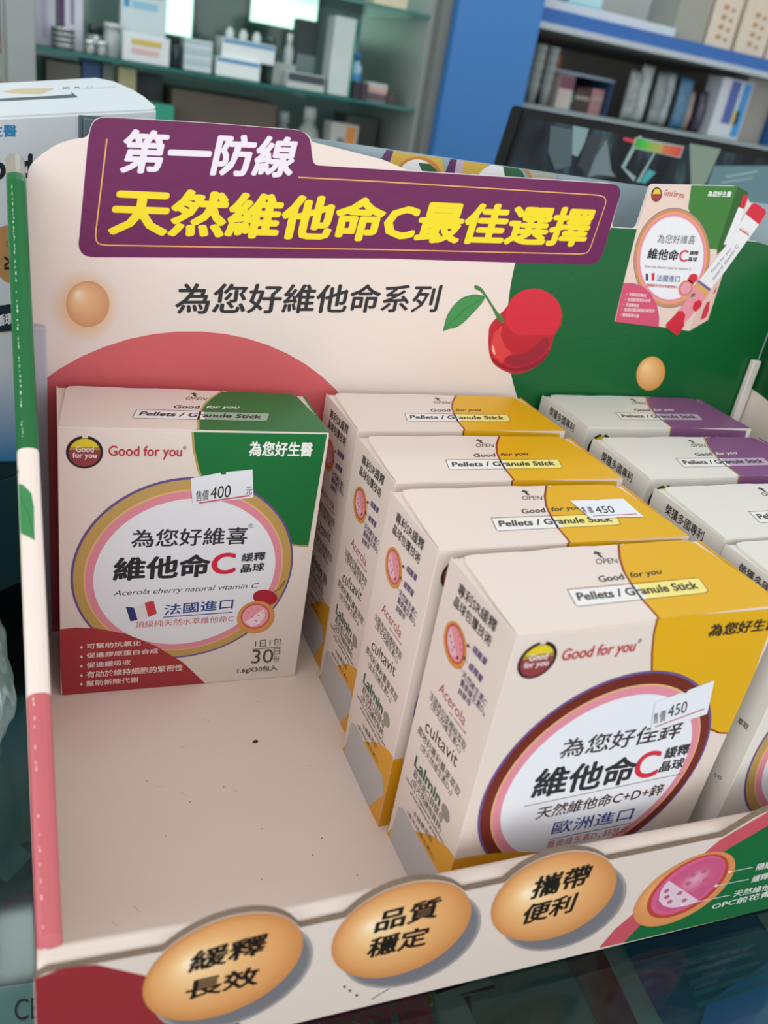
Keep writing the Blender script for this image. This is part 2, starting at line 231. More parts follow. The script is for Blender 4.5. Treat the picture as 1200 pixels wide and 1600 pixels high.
('G',1,(14.04,166.46),[(28.3,167.33),(28.17,164.8),(27.69,162.3),(26.86,159.89),(25.71,157.63),(24.25,155.59),(22.54,153.83),(20.62,152.38),(18.53,151.29),(16.33,150.59),(14.09,150.29),(11.85,150.39),(9.68,150.89),(7.63,151.78),(5.76,153.03),(4.1,154.6),(2.7,156.45),(1.59,158.53),(0.79,160.79),(0.33,163.17),(0.19,165.62),(0.4,168.07),(0.93,170.47),(1.77,172.76),(2.91,174.89),(4.32,176.82),(5.95,178.49),(7.78,179.88),(9.76,180.94),(11.85,181.66),(14.0,182.01),(16.17,181.99),(18.29,181.59),(20.32,180.82),(22.21,179.69),(23.91,178.23),(25.39,176.48),(26.59,174.46),(27.5,172.22),(28.07,169.83)],[(0,'d9b08c'),(0.6,'dab998'),(1,'dccfc6')]),
('G',2,(10.74,171.67),[(23.84,167.89),(23.75,166.33),(23.45,164.79),(22.93,163.31),(22.22,161.92),(21.33,160.67),(20.28,159.59),(19.11,158.7),(17.83,158.03),(16.48,157.59),(15.1,157.39),(13.73,157.45),(12.39,157.74),(11.12,158.28),(9.96,159.04),(8.93,160.0),(8.05,161.13),(7.35,162.41),(6.84,163.81),(6.54,165.29),(6.45,166.81),(6.56,168.34),(6.88,169.84),(7.4,171.28),(8.11,172.61),(8.98,173.82),(10.0,174.87),(11.14,175.73),(12.38,176.4),(13.69,176.84),(15.03,177.06),(16.37,177.03),(17.69,176.78),(18.95,176.29),(20.12,175.58),(21.17,174.66),(22.08,173.56),(22.81,172.3),(23.36,170.91),(23.7,169.43)],[(0,'ead9c6'),(0.3,'e0b68a'),(1,'c98f66')]),
('P','661650',3,[(20.87,240.66),(59.38,243.76),(98.03,246.21),(101.49,245.42),(104.03,243.24),(105.3,237.81),(106.74,233.36),(139.32,235.34),(260.65,242.88),(265.1,242.46),(267.65,239.7),(266.93,212.9),(266.31,206.35),(262.15,203.07),(146.03,196.91),(16.24,186.9),(13.0,187.67),(11.27,190.87),(11.76,194.73),(14.82,230.23),(15.97,236.81),(17.82,239.56)],0),
('L','d9a25c',4,0.55,[(21.91,232.98),(17.92,195.8),(18.44,193.03),(20.71,192.2),(145.32,200.96),(253.79,207.92),(257.45,208.87),(258.28,211.19),(260.54,234.04),(258.98,236.32),(255.3,236.85),(140.19,230.31),(100.53,227.7)],0),
('T','第一防線',(26.22,220.96),(97.45,227.1),(28.79,237.59),'e2dce8',5,0.036),
('T','天然維他命C最佳選擇',(22.41,196.46),(254.22,211.49),(24.84,215.95),'e8d41c',5,0.042),
('T','為您好維他命系列',(51.07,165.02),(178.4,173.29),(51.76,178.86),'2c2b30',5,0.02),
('P','b3232f',4,[(209.6,167.78),(211.75,171.24),(217.51,178.22),(219.13,183.59),(224.14,187.52),(231.39,188.99),(238.7,187.84),(246.14,184.0),(251.69,177.56),(252.95,170.73),(249.91,164.65),(250.26,159.38),(248.9,152.91),(244.69,147.73),(237.66,143.89),(230.8,142.6),(223.08,144.87),(216.78,148.19),(213.11,153.63),(211.06,159.73)],0),
('P','c92a3a',5,[(218.82,170.29),(217.45,175.56),(218.9,181.6),(221.59,185.71),(227.71,188.41),(234.51,188.88),(242.26,186.42),(248.3,182.11),(251.91,175.51),(251.37,169.26),(249.45,164.84),(239.81,164.86),(229.09,163.66),(223.08,165.76)],0),
('P','8a1f2c',5,[(214.21,152.29),(221.58,147.65),(230.73,145.83),(239.67,148.28),(245.88,152.08),(249.87,157.95),(248.3,152.17),(244.09,146.99),(236.57,144.94),(229.53,144.36),(221.94,146.25),(216.04,149.57)],0),
('P','932333',5,[(223.55,149.13),(223.0,151.23),(227.2,153.14),(234.75,154.49),(240.09,158.24),(243.45,163.3),(247.33,163.83),(248.46,158.6),(244.87,152.76),(237.98,148.58),(230.45,146.89)],0),
('P','cf4040',5,[(213.42,164.61),(217.28,168.86),(217.53,163.45),(221.22,158.12),(226.93,154.18),(223.6,151.95),(222.18,148.38),(216.67,151.69),(213.18,156.4)],0),
('P','e8b0b0',6,[(214.04,158.5),(215.46,156.49),(217.09,153.1),(215.86,153.4),(214.66,155.08)],0),
('P','3f7a3c',6,[(196.03,187.83),(197.62,188.13),(200.83,186.89),(204.2,183.59),(210.1,177.77),(213.97,174.36),(217.47,172.56),(217.73,170.09),(216.19,170.15),(212.98,172.31),(208.63,177.68),(203.71,182.58),(200.06,185.56),(196.9,185.98)],0),
('P','3f8a4c',6,[(184.06,164.15),(184.44,171.7),(186.86,177.01),(190.89,181.43),(196.93,183.43),(203.59,183.09),(202.89,179.94),(198.97,174.81),(195.04,169.67),(190.72,166.14),(186.53,165.4)],0),
('L','23512c',7,0.25,[(184.06,164.15),(184.44,171.7),(186.86,177.01),(190.89,181.43),(196.93,183.43),(203.59,183.09),(202.89,179.94),(198.97,174.81),(195.04,169.67),(190.72,166.14),(186.53,165.4),(184.06,164.15)],0),
('L','23512c',7,0.2,[(184.2,164.49),(188.99,170.65),(194.27,176.16),(199.27,179.71),(203.64,182.9)],0),
('G',3,(316.39,150.16),[(332.58,143.7),(332.47,142.15),(332.1,140.68),(331.48,139.35),(330.62,138.17),(329.54,137.19),(328.26,136.43),(326.83,135.91),(325.28,135.63),(323.65,135.61),(321.98,135.85),(320.32,136.34),(318.7,137.06),(317.16,138.0),(315.75,139.13),(314.5,140.42),(313.43,141.84),(312.57,143.36),(311.95,144.93),(311.57,146.52),(311.45,148.09),(311.58,149.6),(311.96,151.02),(312.58,152.31),(313.43,153.45),(314.48,154.4),(315.71,155.15),(317.1,155.67),(318.6,155.96),(320.19,156.0),(321.82,155.8),(323.46,155.35),(325.07,154.68),(326.61,153.78),(328.04,152.69),(329.32,151.42),(330.43,150.02),(331.33,148.5),(332.0,146.92),(332.42,145.31)],[(0,'efc88e'),(1,'cf934f')]),
],
'product': [
('P','dcc8bb',3,[(284.55,245.1),(309.82,247.52),(311.85,237.44),(315.8,173.31),(286.31,174.62),(284.96,195.41),(283.73,223.12)],0),
('P','dcc8bb',3.4,[(309.82,247.52),(313.08,247.88),(343.83,217.81),(345.02,206.76),(350.59,178.86),(339.8,171.94),(315.8,173.31),(311.85,237.44)],0),
('P','3d7a36',4,[(309.82,247.52),(340.0,250.41),(340.29,217.51),(331.26,217.43),(312.23,236.52)],0),
('P','2c5f28',4,[(340.0,250.41),(349.18,248.16),(347.08,220.84),(341.46,214.85),(340.29,217.51)],0),
('P','d8b9ad',4,[(341.46,214.85),(346.79,219.44),(350.13,205.74),(350.59,178.86),(339.8,171.94)],0),
('P','7a6490',5,[(338.08,210.38),(338.79,206.91),(339.02,203.49),(338.77,200.16),(338.03,197.01),(336.82,194.09),(335.16,191.45),(333.08,189.15),(330.61,187.24),(327.81,185.74),(324.73,184.69),(321.42,184.11),(317.96,183.99),(314.41,184.35),(310.83,185.16),(307.3,186.42),(303.87,188.08),(300.61,190.12),(297.56,192.5),(294.79,195.16),(292.33,198.06),(290.22,201.15),(288.49,204.37),(287.16,207.66),(286.26,210.98),(285.78,214.27),(285.74,217.47),(286.12,220.54),(286.93,223.44),(288.14,226.11),(289.73,228.52),(291.68,230.64),(293.95,232.42),(296.52,233.85),(299.35,234.9),(302.38,235.55),(305.59,235.79),(308.91,235.61),(312.3,235.02),(315.7,234.02),(319.07,232.61),(322.33,230.82),(325.45,228.67),(328.36,226.19),(331.01,223.42),(333.35,220.4),(335.33,217.18),(336.92,213.83)],0),
('P','c08a60',6,[(337.68,210.39),(338.37,206.97),(338.6,203.6),(338.35,200.33),(337.62,197.22),(336.43,194.35),(334.79,191.75),(332.74,189.49),(330.31,187.6),(327.56,186.13),(324.52,185.1),(321.27,184.52),(317.86,184.4),(314.37,184.75),(310.85,185.56),(307.36,186.79),(303.99,188.43),(300.77,190.44),(297.77,192.77),(295.04,195.4),(292.62,198.25),(290.54,201.29),(288.83,204.46),(287.52,207.71),(286.63,210.98),(286.16,214.22),(286.12,217.37),(286.49,220.4),(287.29,223.25),(288.48,225.89),(290.04,228.26),(291.96,230.35),(294.21,232.11),(296.74,233.51),(299.52,234.55),(302.52,235.19),(305.68,235.42),(308.95,235.25),(312.29,234.67),(315.64,233.67),(318.96,232.29),(322.17,230.52),(325.24,228.4),(328.1,225.96),(330.71,223.23),(333.02,220.25),(334.97,217.09),(336.54,213.78)],0),
('P','e0a060',7,[(335.92,210.41),(336.56,207.22),(336.76,204.08),(336.52,201.03),(335.84,198.14),(334.73,195.46),(333.21,193.05),(331.29,190.94),(329.03,189.18),(326.46,187.81),(323.64,186.84),(320.61,186.3),(317.44,186.19),(314.18,186.51),(310.9,187.25),(307.65,188.4),(304.5,189.92),(301.49,191.79),(298.69,193.96),(296.13,196.41),(293.86,199.07),(291.91,201.91),(290.31,204.87),(289.09,207.9),(288.24,210.96),(287.8,213.99),(287.75,216.94),(288.1,219.78),(288.84,222.45),(289.95,224.92),(291.42,227.14),(293.21,229.09),(295.31,230.74),(297.69,232.06),(300.29,233.02),(303.1,233.62),(306.05,233.84),(309.12,233.67),(312.24,233.12),(315.38,232.18),(318.48,230.88),(321.48,229.22),(324.34,227.24),(327.02,224.95),(329.45,222.4),(331.59,219.62),(333.41,216.66),(334.86,213.57)],0),
('P','dc8a9a',8,[(335.11,210.41),(335.72,207.34),(335.92,204.3),(335.69,201.36),(335.03,198.56),(333.95,195.98),(332.48,193.64),(330.63,191.61),(328.44,189.91),(325.96,188.58),(323.23,187.65),(320.31,187.12),(317.24,187.01),(314.09,187.32),(310.92,188.03),(307.78,189.14),(304.73,190.6),(301.82,192.41),(299.11,194.51),(296.64,196.87),(294.44,199.45),(292.55,202.19),(291.0,205.06),(289.81,207.99),(288.99,210.95),(288.56,213.88),(288.51,216.75),(288.85,219.49),(289.56,222.08),(290.63,224.47),(292.05,226.62),(293.79,228.51),(295.83,230.11),(298.13,231.38),(300.65,232.32),(303.37,232.89),(306.23,233.1),(309.2,232.94),(312.22,232.4),(315.26,231.49),(318.25,230.23),(321.16,228.62),(323.93,226.7),(326.51,224.48),(328.86,222.01),(330.93,219.32),(332.69,216.46),(334.09,213.47)],0),
('P','e0e2e6',9,[(333.49,210.43),(334.06,207.57),(334.24,204.74),(334.02,202.0),(333.4,199.41),(332.4,197.0),(331.02,194.83),(329.3,192.94),(327.27,191.36),(324.96,190.12),(322.42,189.25),(319.7,188.75),(316.85,188.65),(313.92,188.93),(310.96,189.59),(308.04,190.61),(305.2,191.98),(302.49,193.65),(299.96,195.61),(297.64,197.8),(295.59,200.2),(293.82,202.76),(292.37,205.43),(291.25,208.17),(290.49,210.93),(290.08,213.67),(290.03,216.35),(290.34,218.91),(291.0,221.33),(292.0,223.57),(293.33,225.58),(294.96,227.35),(296.86,228.84),(299.01,230.03),(301.37,230.9),(303.91,231.44),(306.58,231.63),(309.36,231.47),(312.18,230.97),(315.01,230.11),(317.81,228.93),(320.52,227.43),(323.1,225.63),(325.51,223.56),(327.69,221.25),(329.62,218.74),(331.25,216.07),(332.55,213.28)],0),
('P','1d1a1b',5,[(293.15,240.8),(293.2,240.35),(293.2,239.91),(293.13,239.48),(293.01,239.07),(292.82,238.7),(292.59,238.36),(292.3,238.06),(291.97,237.81),(291.6,237.61),(291.2,237.47),(290.78,237.39),(290.33,237.36),(289.88,237.4),(289.42,237.49),(288.97,237.64),(288.53,237.84),(288.11,238.1),(287.72,238.4),(287.36,238.75),(287.05,239.12),(286.78,239.53),(286.56,239.96),(286.39,240.4),(286.28,240.85),(286.23,241.3),(286.24,241.74),(286.31,242.17),(286.44,242.57),(286.62,242.94),(286.85,243.27),(287.14,243.57),(287.46,243.81),(287.83,244.01),(288.22,244.15),(288.65,244.24),(289.09,244.27),(289.54,244.23),(289.99,244.14),(290.44,244.0),(290.88,243.8),(291.3,243.55),(291.69,243.25),(292.05,242.91),(292.37,242.53),(292.64,242.13),(292.87,241.7),(293.04,241.25)],0),
('G',6,(290.05,239.93),[(292.7,240.69),(292.75,240.21),(292.73,239.75),(292.63,239.31),(292.47,238.9),(292.23,238.54),(291.93,238.23),(291.58,237.99),(291.19,237.81),(290.76,237.7),(290.3,237.67),(289.83,237.71),(289.36,237.83),(288.9,238.01),(288.46,238.27),(288.06,238.58),(287.69,238.94),(287.38,239.35),(287.13,239.79),(286.94,240.26),(286.82,240.73),(286.77,241.2),(286.8,241.66),(286.89,242.1),(287.06,242.5),(287.3,242.86),(287.59,243.16),(287.94,243.4),(288.33,243.58),(288.76,243.69),(289.21,243.73),(289.67,243.69),(290.14,243.57),(290.6,243.39),(291.04,243.14),(291.45,242.83),(291.81,242.47),(292.13,242.06),(292.39,241.62),(292.58,241.16)],[(0,'8e3a40'),(1,'a04040')]),
('P','d8c328',7,[(287.22,240.87),(287.48,242.77),(288.76,243.71),(290.53,243.41),(292.29,241.42)],0),
('T','Good for you',(294.31,240.06),(307.25,240.06),(294.31,243.84),'b5303c',6,0.01),
('T','為您好生醫',(322.1,243.33),(337.69,244.66),(322.0,246.2),'e6eae6',6,0.03),
('T','為您好維喜',(298.9,217.31),(323.64,218.94),(298.17,221.85),'2c2e36',11,0.0),
('T','維他命',(295.29,208.89),(315.85,209.47),(294.66,214.63),'23262c',11,0.03),
('T','C',(316.55,209.25),(322.5,209.45),(315.39,215.4),'c92740',11,0.02),
('T','緩釋',(322.52,213.28),(328.45,213.43),(322.26,215.44),'2b2d33',11,0.03),
('T','晶球',(322.77,209.89),(328.95,210.11),(322.5,212.26),'2b2d33',11,0.03),
('T','Acerola cherry natural vitamin C',(295.25,203.98),(327.1,204.84),(295.17,205.79),'303030',11,0),
('P','27336e',11,[(297.4,201.42),(299.2,201.22),(300.58,197.55),(298.77,197.76)],0),
('P','c03a44',11,[(301.25,201.71),(303.14,202.2),(304.51,198.18),(302.94,197.72)],0),
('T','法國進口',(305.73,197.71),(321.69,198.29),(305.05,201.31),'25408a',11,0.01),
('T','頂級純天然水萃維他命C',(300.23,194.56),(321.9,194.86),(299.83,196.33),'bb3440',11,0.02),
('P','c9506e',10,[(285.01,195.28),(290.74,195.82),(298.05,194.61),(305.64,190.6),(312.16,183.94),(315.47,178.38),(317.21,173.16),(286.77,174.5)],0),
('T','可幫助抗氧化',(290.72,188.79),(302.37,188.85),(290.37,190.7),'e8ccd2',12,0.03),
('P','e8ccd2',12,[(289.55,189.68),(289.52,189.48),(289.31,189.39),(289.05,189.45),(288.88,189.64),(288.91,189.83),(289.12,189.93),(289.38,189.87)],0),
('T','促進膠原蛋白合成',(290.61,186.0),(306.14,186.27),(290.26,187.92),'e8ccd2',12,0.03),
('P','e8ccd2',12,[(289.43,186.9),(289.4,186.7),(289.19,186.6),(288.93,186.67),(288.76,186.86),(288.79,187.05),(289.0,187.15),(289.26,187.08)],0),
('T','促進鐵吸收',(290.5,183.19),(299.64,183.04),(290.15,185.13),'e8ccd2',12,0.03),
('P','e8ccd2',12,[(289.32,184.1),(289.29,183.9),(289.08,183.81),(288.81,183.87),(288.65,184.06),(288.67,184.26),(288.88,184.35),(289.15,184.29)],0),
('T','有助於維持細胞的緊密性',(290.38,180.37),(311.2,180.88),(290.03,182.32),'e8ccd2',12,0.03),
('P','e8ccd2',12,[(289.2,181.29),(289.17,181.09),(288.96,180.99),(288.69,181.06),(288.53,181.25),(288.56,181.45),(288.77,181.54),(289.03,181.48)],0),
('T','幫助新陳代謝',(290.27,177.54),(301.6,177.46),(289.92,179.5),'e8ccd2',12,0.03),
('P','e8ccd2',12,[(289.08,178.46),(289.05,178.26),(288.84,178.16),(288.58,178.23),(288.41,178.42),(288.44,178.62),(288.65,178.72),(288.91,178.65)],0),
('P','c92a3a',12,[(326.65,200.47),(327.42,202.98),(329.77,203.85),(332.83,203.03),(333.54,200.27),(331.3,197.99),(327.93,198.46)],0),
('P','d9a25c',12,[(333.2,193.59),(332.99,193.0),(332.69,192.45),(332.3,191.95),(331.83,191.51),(331.29,191.13),(330.69,190.83),(330.04,190.6),(329.35,190.45),(328.64,190.38),(327.9,190.4),(327.17,190.5),(326.44,190.68),(325.74,190.94),(325.07,191.28),(324.45,191.68),(323.88,192.14),(323.39,192.66),(322.96,193.21),(322.62,193.81),(322.36,194.42),(322.2,195.05),(322.13,195.69),(322.16,196.31),(322.28,196.92),(322.49,197.49),(322.79,198.03),(323.17,198.52),(323.63,198.96),(324.16,199.33),(324.75,199.64),(325.39,199.87),(326.07,200.02),(326.78,200.09),(327.51,200.08),(328.24,199.98),(328.96,199.81),(329.66,199.56),(330.33,199.23),(330.95,198.84),(331.52,198.38),(332.03,197.87),(332.46,197.32),(332.82,196.72),(333.08,196.1),(333.25,195.47),(333.33,194.83),(333.31,194.2)],0),
('P','d0707a',13,[(332.01,194.06),(331.84,193.57),(331.59,193.12),(331.26,192.7),(330.88,192.34),(330.43,192.02),(329.93,191.77),(329.39,191.57),(328.81,191.45),(328.22,191.39),(327.61,191.41),(326.99,191.49),(326.39,191.64),(325.81,191.86),(325.25,192.14),(324.73,192.47),(324.26,192.86),(323.84,193.28),(323.49,193.75),(323.21,194.24),(322.99,194.76),(322.86,195.28),(322.8,195.81),(322.82,196.33),(322.92,196.83),(323.09,197.32),(323.34,197.77),(323.66,198.18),(324.05,198.54),(324.49,198.85),(324.98,199.1),(325.52,199.3),(326.08,199.42),(326.67,199.48),(327.28,199.47),(327.89,199.39),(328.49,199.25),(329.07,199.04),(329.63,198.76),(330.15,198.44),(330.62,198.06),(331.05,197.63),(331.41,197.17),(331.7,196.67),(331.92,196.16),(332.06,195.63),(332.13,195.1),(332.11,194.57)],0),
('P','dc9aa4',14,[(330.77,194.53),(330.63,194.14),(330.43,193.78),(330.18,193.44),(329.88,193.14),(329.54,192.89),(329.15,192.68),(328.74,192.52),(328.3,192.42),(327.85,192.36),(327.38,192.37),(326.92,192.43),(326.46,192.54),(326.01,192.71),(325.59,192.92),(325.2,193.18),(324.84,193.48),(324.53,193.82),(324.26,194.18),(324.05,194.57),(323.89,194.98),(323.79,195.4),(323.75,195.82),(323.78,196.23),(323.86,196.64),(324.0,197.02),(324.19,197.38),(324.44,197.71),(324.74,198.01),(325.08,198.26),(325.46,198.47),(325.87,198.63),(326.3,198.73),(326.75,198.79),(327.21,198.79),(327.68,198.73),(328.13,198.62),(328.58,198.46),(329.0,198.25),(329.39,197.99),(329.75,197.69),(330.07,197.36),(330.34,196.99),(330.55,196.6),(330.72,196.2),(330.82,195.78),(330.86,195.36),(330.84,194.94)],0),
('P','dfe0e2',15,[(351.54,237.65),(363.49,233.28),(350.73,206.49),(344.63,195.92),(334.49,200.2),(347.22,223.6)],0),
('P','c9283c',16,[(353.87,243.07),(355.96,243.55),(364.12,241.12),(365.62,239.59),(363.61,233.02),(351.6,237.52)],0),
('P','cfa45a',15,[(334.49,200.2),(344.63,195.92),(343.97,192.05),(333.21,196.7)],0),
('P','6a5a94',16,[(334.82,200.5),(344.87,196.44),(344.57,194.98),(333.89,199.45)],0),
('P','dc909a',15,[(333.21,196.7),(343.97,192.05),(336.65,179.57),(333.43,174.96),(326.0,179.7)],0),
('P','c9283c',16,[(326.32,181.17),(331.67,179.29),(334.8,175.03),(332.77,169.72),(331.19,169.05),(322.16,173.27),(321.63,175.08)],0),
('P','c9283c',17,[(326.0,179.7),(326.64,182.65),(330.16,183.0),(333.07,180.83),(333.45,177.18),(328.94,176.94)],0),
('P','c9283c',17.2,[(336.39,184.68),(336.26,188.3),(339.28,189.94),(341.87,188.65),(341.99,185.74),(339.4,183.03)],0),
('P','4a7a40',16,[(332.55,190.59),(332.57,192.74),(334.78,193.6),(335.39,191.49)],0),
('T','Good for you',(342.63,204.82),(350.51,218.38),(340.6,205.86),'404044',16,0),
('T','natural vitamin C',(345.11,201.24),(354.69,220.47),(342.95,202.37),'404044',16,0),
('L','c9283c',16,0.5,[(350.27,229.66),(359.09,226.72)],0),
('T','15cm',(352.08,229.15),(358.06,227.31),(352.36,230.53),'c9283c',16,0),
('P','dfe0e2',11,[(345.26,240.53),(349.36,239.96),(350.28,233.03),(347.08,220.84),(343.54,220.53)],0),
('P','c9283c',12,[(345.34,246.64),(347.88,247.05),(349.51,245.91),(349.63,239.79),(346.01,240.28)],0),
('P','c9384c',5,[(345.33,188.87),(347.47,189.37),(348.86,183.95),(348.57,180.23),(345.03,178.55),(344.72,183.71)],0),
('P','c9384c',5,[(347.91,194.84),(348.65,198.49),(349.27,194.93),(348.06,193.41)],0),
],
'lip': [
('P','8f2c33',1,[(-15.73,45.91),(-8.21,48.22),(-0.06,46.89),(12.89,37.82),(27.02,25.29),(36.27,15.14),(43.15,3.51),(49.78,-12.74),(-15.52,1.86)],0),
],
'token': [
('G',8,(24.67,39.91),[(58.18,43.21),(59.18,39.78),(59.6,36.16),(59.4,32.45),(58.58,28.74),(57.16,25.14),(55.16,21.76),(52.65,18.68),(49.68,16.01),(46.34,13.81),(42.73,12.15),(38.95,11.07),(35.11,10.6),(31.31,10.73),(27.66,11.47),(24.26,12.77),(21.19,14.59),(18.51,16.88),(16.3,19.55),(14.58,22.55),(13.4,25.79),(12.76,29.18),(12.67,32.65),(13.12,36.12),(14.1,39.51),(15.57,42.75),(17.49,45.78),(19.83,48.52),(22.52,50.92),(25.52,52.94),(28.76,54.52),(32.18,55.64),(35.69,56.26),(39.23,56.37),(42.72,55.95),(46.08,55.0),(49.22,53.54),(52.08,51.59),(54.57,49.19),(56.62,46.37)],[(0,'fbeacb'),(0.18,'f2cf9c'),(0.45,'e6b57c'),(0.8,'d89c62'),(1,'c4854c')]),
('G',8,(80.85,39.43),[(114.57,42.36),(116.02,38.91),(116.9,35.29),(117.15,31.59),(116.78,27.91),(115.77,24.36),(114.14,21.02),(111.94,18.01),(109.23,15.41),(106.08,13.29),(102.58,11.72),(98.83,10.72),(94.95,10.34),(91.04,10.56),(87.2,11.38),(83.55,12.76),(80.17,14.66),(77.14,17.0),(74.53,19.73),(72.4,22.77),(70.78,26.03),(69.71,29.44),(69.19,32.91),(69.23,36.37),(69.82,39.73),(70.93,42.94),(72.53,45.91),(74.59,48.59),(77.07,50.92),(79.9,52.86),(83.03,54.36),(86.39,55.39),(89.92,55.92),(93.53,55.94),(97.16,55.44),(100.72,54.41),(104.12,52.88),(107.29,50.87),(110.13,48.41),(112.59,45.55)],[(0,'fbeacb'),(0.18,'f2cf9c'),(0.45,'e6b57c'),(0.8,'d89c62'),(1,'c4854c')]),
('G',8,(136.27,39.92),[(170.96,42.67),(172.87,39.2),(174.19,35.57),(174.87,31.86),(174.89,28.18),(174.24,24.64),(172.92,21.32),(170.97,18.34),(168.43,15.77),(165.37,13.69),(161.9,12.15),(158.1,11.21),(154.08,10.88),(149.97,11.15),(145.87,12.02),(141.89,13.46),(138.15,15.4),(134.72,17.79),(131.69,20.56),(129.12,23.63),(127.06,26.92),(125.56,30.34),(124.63,33.83),(124.29,37.29),(124.52,40.65),(125.32,43.84),(126.67,46.79),(128.52,49.44),(130.84,51.74),(133.58,53.64),(136.68,55.1),(140.08,56.08),(143.7,56.57),(147.48,56.54),(151.32,55.98),(155.15,54.91),(158.87,53.33),(162.4,51.27),(165.65,48.77),(168.53,45.88)],[(0,'fbeacb'),(0.18,'f2cf9c'),(0.45,'e6b57c'),(0.8,'d89c62'),(1,'c4854c')]),
('T','緩釋',(25.01,34.6),(47.42,36.95),(25.92,44.05),'1d1713',10,0.03),
('T','長效',(24.96,22.08),(46.87,22.3),(25.19,31.3),'1d1713',10,0.03),
('T','品質',(82.57,35.13),(104.1,36.84),(82.79,45.3),'1d1713',10,0.03),
('T','穩定',(81.74,22.9),(102.73,23.32),(82.26,33.07),'1d1713',10,0.03),
('T','攜帶',(138.64,35.44),(161.09,37.25),(138.47,46.82),'1d1713',10,0.03),
('T','便利',(138.38,22.43),(159.18,23.85),(138.32,32.95),'1d1713',10,0.03),
],
'lipart': [
('G',3,(37.59,30.66),[(62.11,37.3),(63.16,33.77),(63.61,30.05),(63.43,26.24),(62.63,22.44),(61.2,18.75),(59.18,15.29),(56.63,12.15),(53.61,9.43),(50.21,7.2),(46.53,5.53),(42.68,4.45),(38.76,4.0),(34.88,4.18),(31.15,4.97),(27.67,6.34),(24.52,8.24),(21.78,10.61),(19.5,13.38),(17.73,16.47),(16.51,19.81),(15.84,23.3),(15.73,26.86),(16.17,30.42),(17.14,33.89),(18.62,37.2),(20.57,40.28),(22.93,43.07),(25.67,45.51),(28.71,47.56),(32.01,49.15),(35.48,50.27),(39.06,50.88),(42.68,50.96),(46.24,50.5),(49.67,49.5),(52.89,47.98),(55.82,45.96),(58.38,43.47),(60.5,40.56)],[(0,'62646c'),(0.93,'74747a'),(1,'a8a09c')]),
('G',3,(95.3,30.06),[(119.81,35.94),(121.33,32.39),(122.26,28.66),(122.55,24.85),(122.2,21.07),(121.19,17.42),(119.56,14.0),(117.33,10.92),(114.57,8.27),(111.36,6.11),(107.79,4.52),(103.96,3.54),(99.98,3.18),(95.97,3.45),(92.04,4.33),(88.29,5.78),(84.81,7.76),(81.69,10.2),(79.0,13.03),(76.8,16.17),(75.12,19.54),(74.0,23.05),(73.45,26.63),(73.46,30.18),(74.03,33.63),(75.14,36.91),(76.76,39.95),(78.85,42.68),(81.36,45.06),(84.24,47.02),(87.43,48.54),(90.86,49.57),(94.46,50.09),(98.16,50.08),(101.88,49.53),(105.53,48.45),(109.02,46.84),(112.28,44.75),(115.22,42.19),(117.75,39.24)],[(0,'62646c'),(0.93,'74747a'),(1,'a8a09c')]),
('G',3,(152.51,30.37),[(177.65,35.77),(179.64,32.19),(181.03,28.43),(181.78,24.61),(181.84,20.82),(181.21,17.18),(179.88,13.77),(177.91,10.71),(175.32,8.09),(172.21,5.97),(168.65,4.42),(164.75,3.49),(160.63,3.18),(156.41,3.5),(152.19,4.44),(148.09,5.95),(144.23,7.99),(140.69,10.48),(137.55,13.36),(134.89,16.54),(132.75,19.95),(131.18,23.49),(130.2,27.08),(129.81,30.64),(130.02,34.1),(130.82,37.37),(132.17,40.39),(134.04,43.1),(136.4,45.45),(139.19,47.38),(142.36,48.85),(145.83,49.83),(149.54,50.3),(153.41,50.24),(157.36,49.64),(161.29,48.5),(165.13,46.84),(168.77,44.7),(172.13,42.1),(175.12,39.1)],[(0,'62646c'),(0.93,'74747a'),(1,'a8a09c')]),
('P','c0505c',1,[(215.51,46.81),(228.23,54.6),(235.46,58.67),(238.59,52.11),(237.41,49.36),(218.16,37.82),(190.67,-2.61),(185.13,-2.61),(179.26,-2.27),(183.02,7.04)],0),
('P','0e6434',2,[(238.77,51.75),(237.17,49.88),(219.35,39.23),(198.35,12.85),(190.46,-2.85),(265.18,-3.54),(283.13,-2.91),(252.8,56.54)],0),
('P','0e6434',1.5,[(252.0,-3.4),(407.0,-3.4),(407.0,58.4),(246.0,58.4)],0),
('G',3,(193.72,25.39),[(227.44,34.71),(229.21,32.29),(230.51,29.59),(231.29,26.68),(231.52,23.64),(231.18,20.54),(230.29,17.46),(228.85,14.49),(226.91,11.71),(224.52,9.2),(221.73,7.02),(218.62,5.23),(215.29,3.88),(211.82,3.01),(208.3,2.63),(204.83,2.75),(201.51,3.37),(198.4,4.45),(195.6,5.96),(193.16,7.86),(191.14,10.1),(189.59,12.62),(188.53,15.34),(187.98,18.21),(187.95,21.15),(188.43,24.1),(189.4,26.98),(190.84,29.74),(192.71,32.32),(194.97,34.65),(197.57,36.69),(200.45,38.39),(203.54,39.71),(206.79,40.62),(210.11,41.1),(213.44,41.13),(216.69,40.71),(219.79,39.83),(222.66,38.53),(225.23,36.81)],[(0,'e6a868'),(1,'cf8850')]),
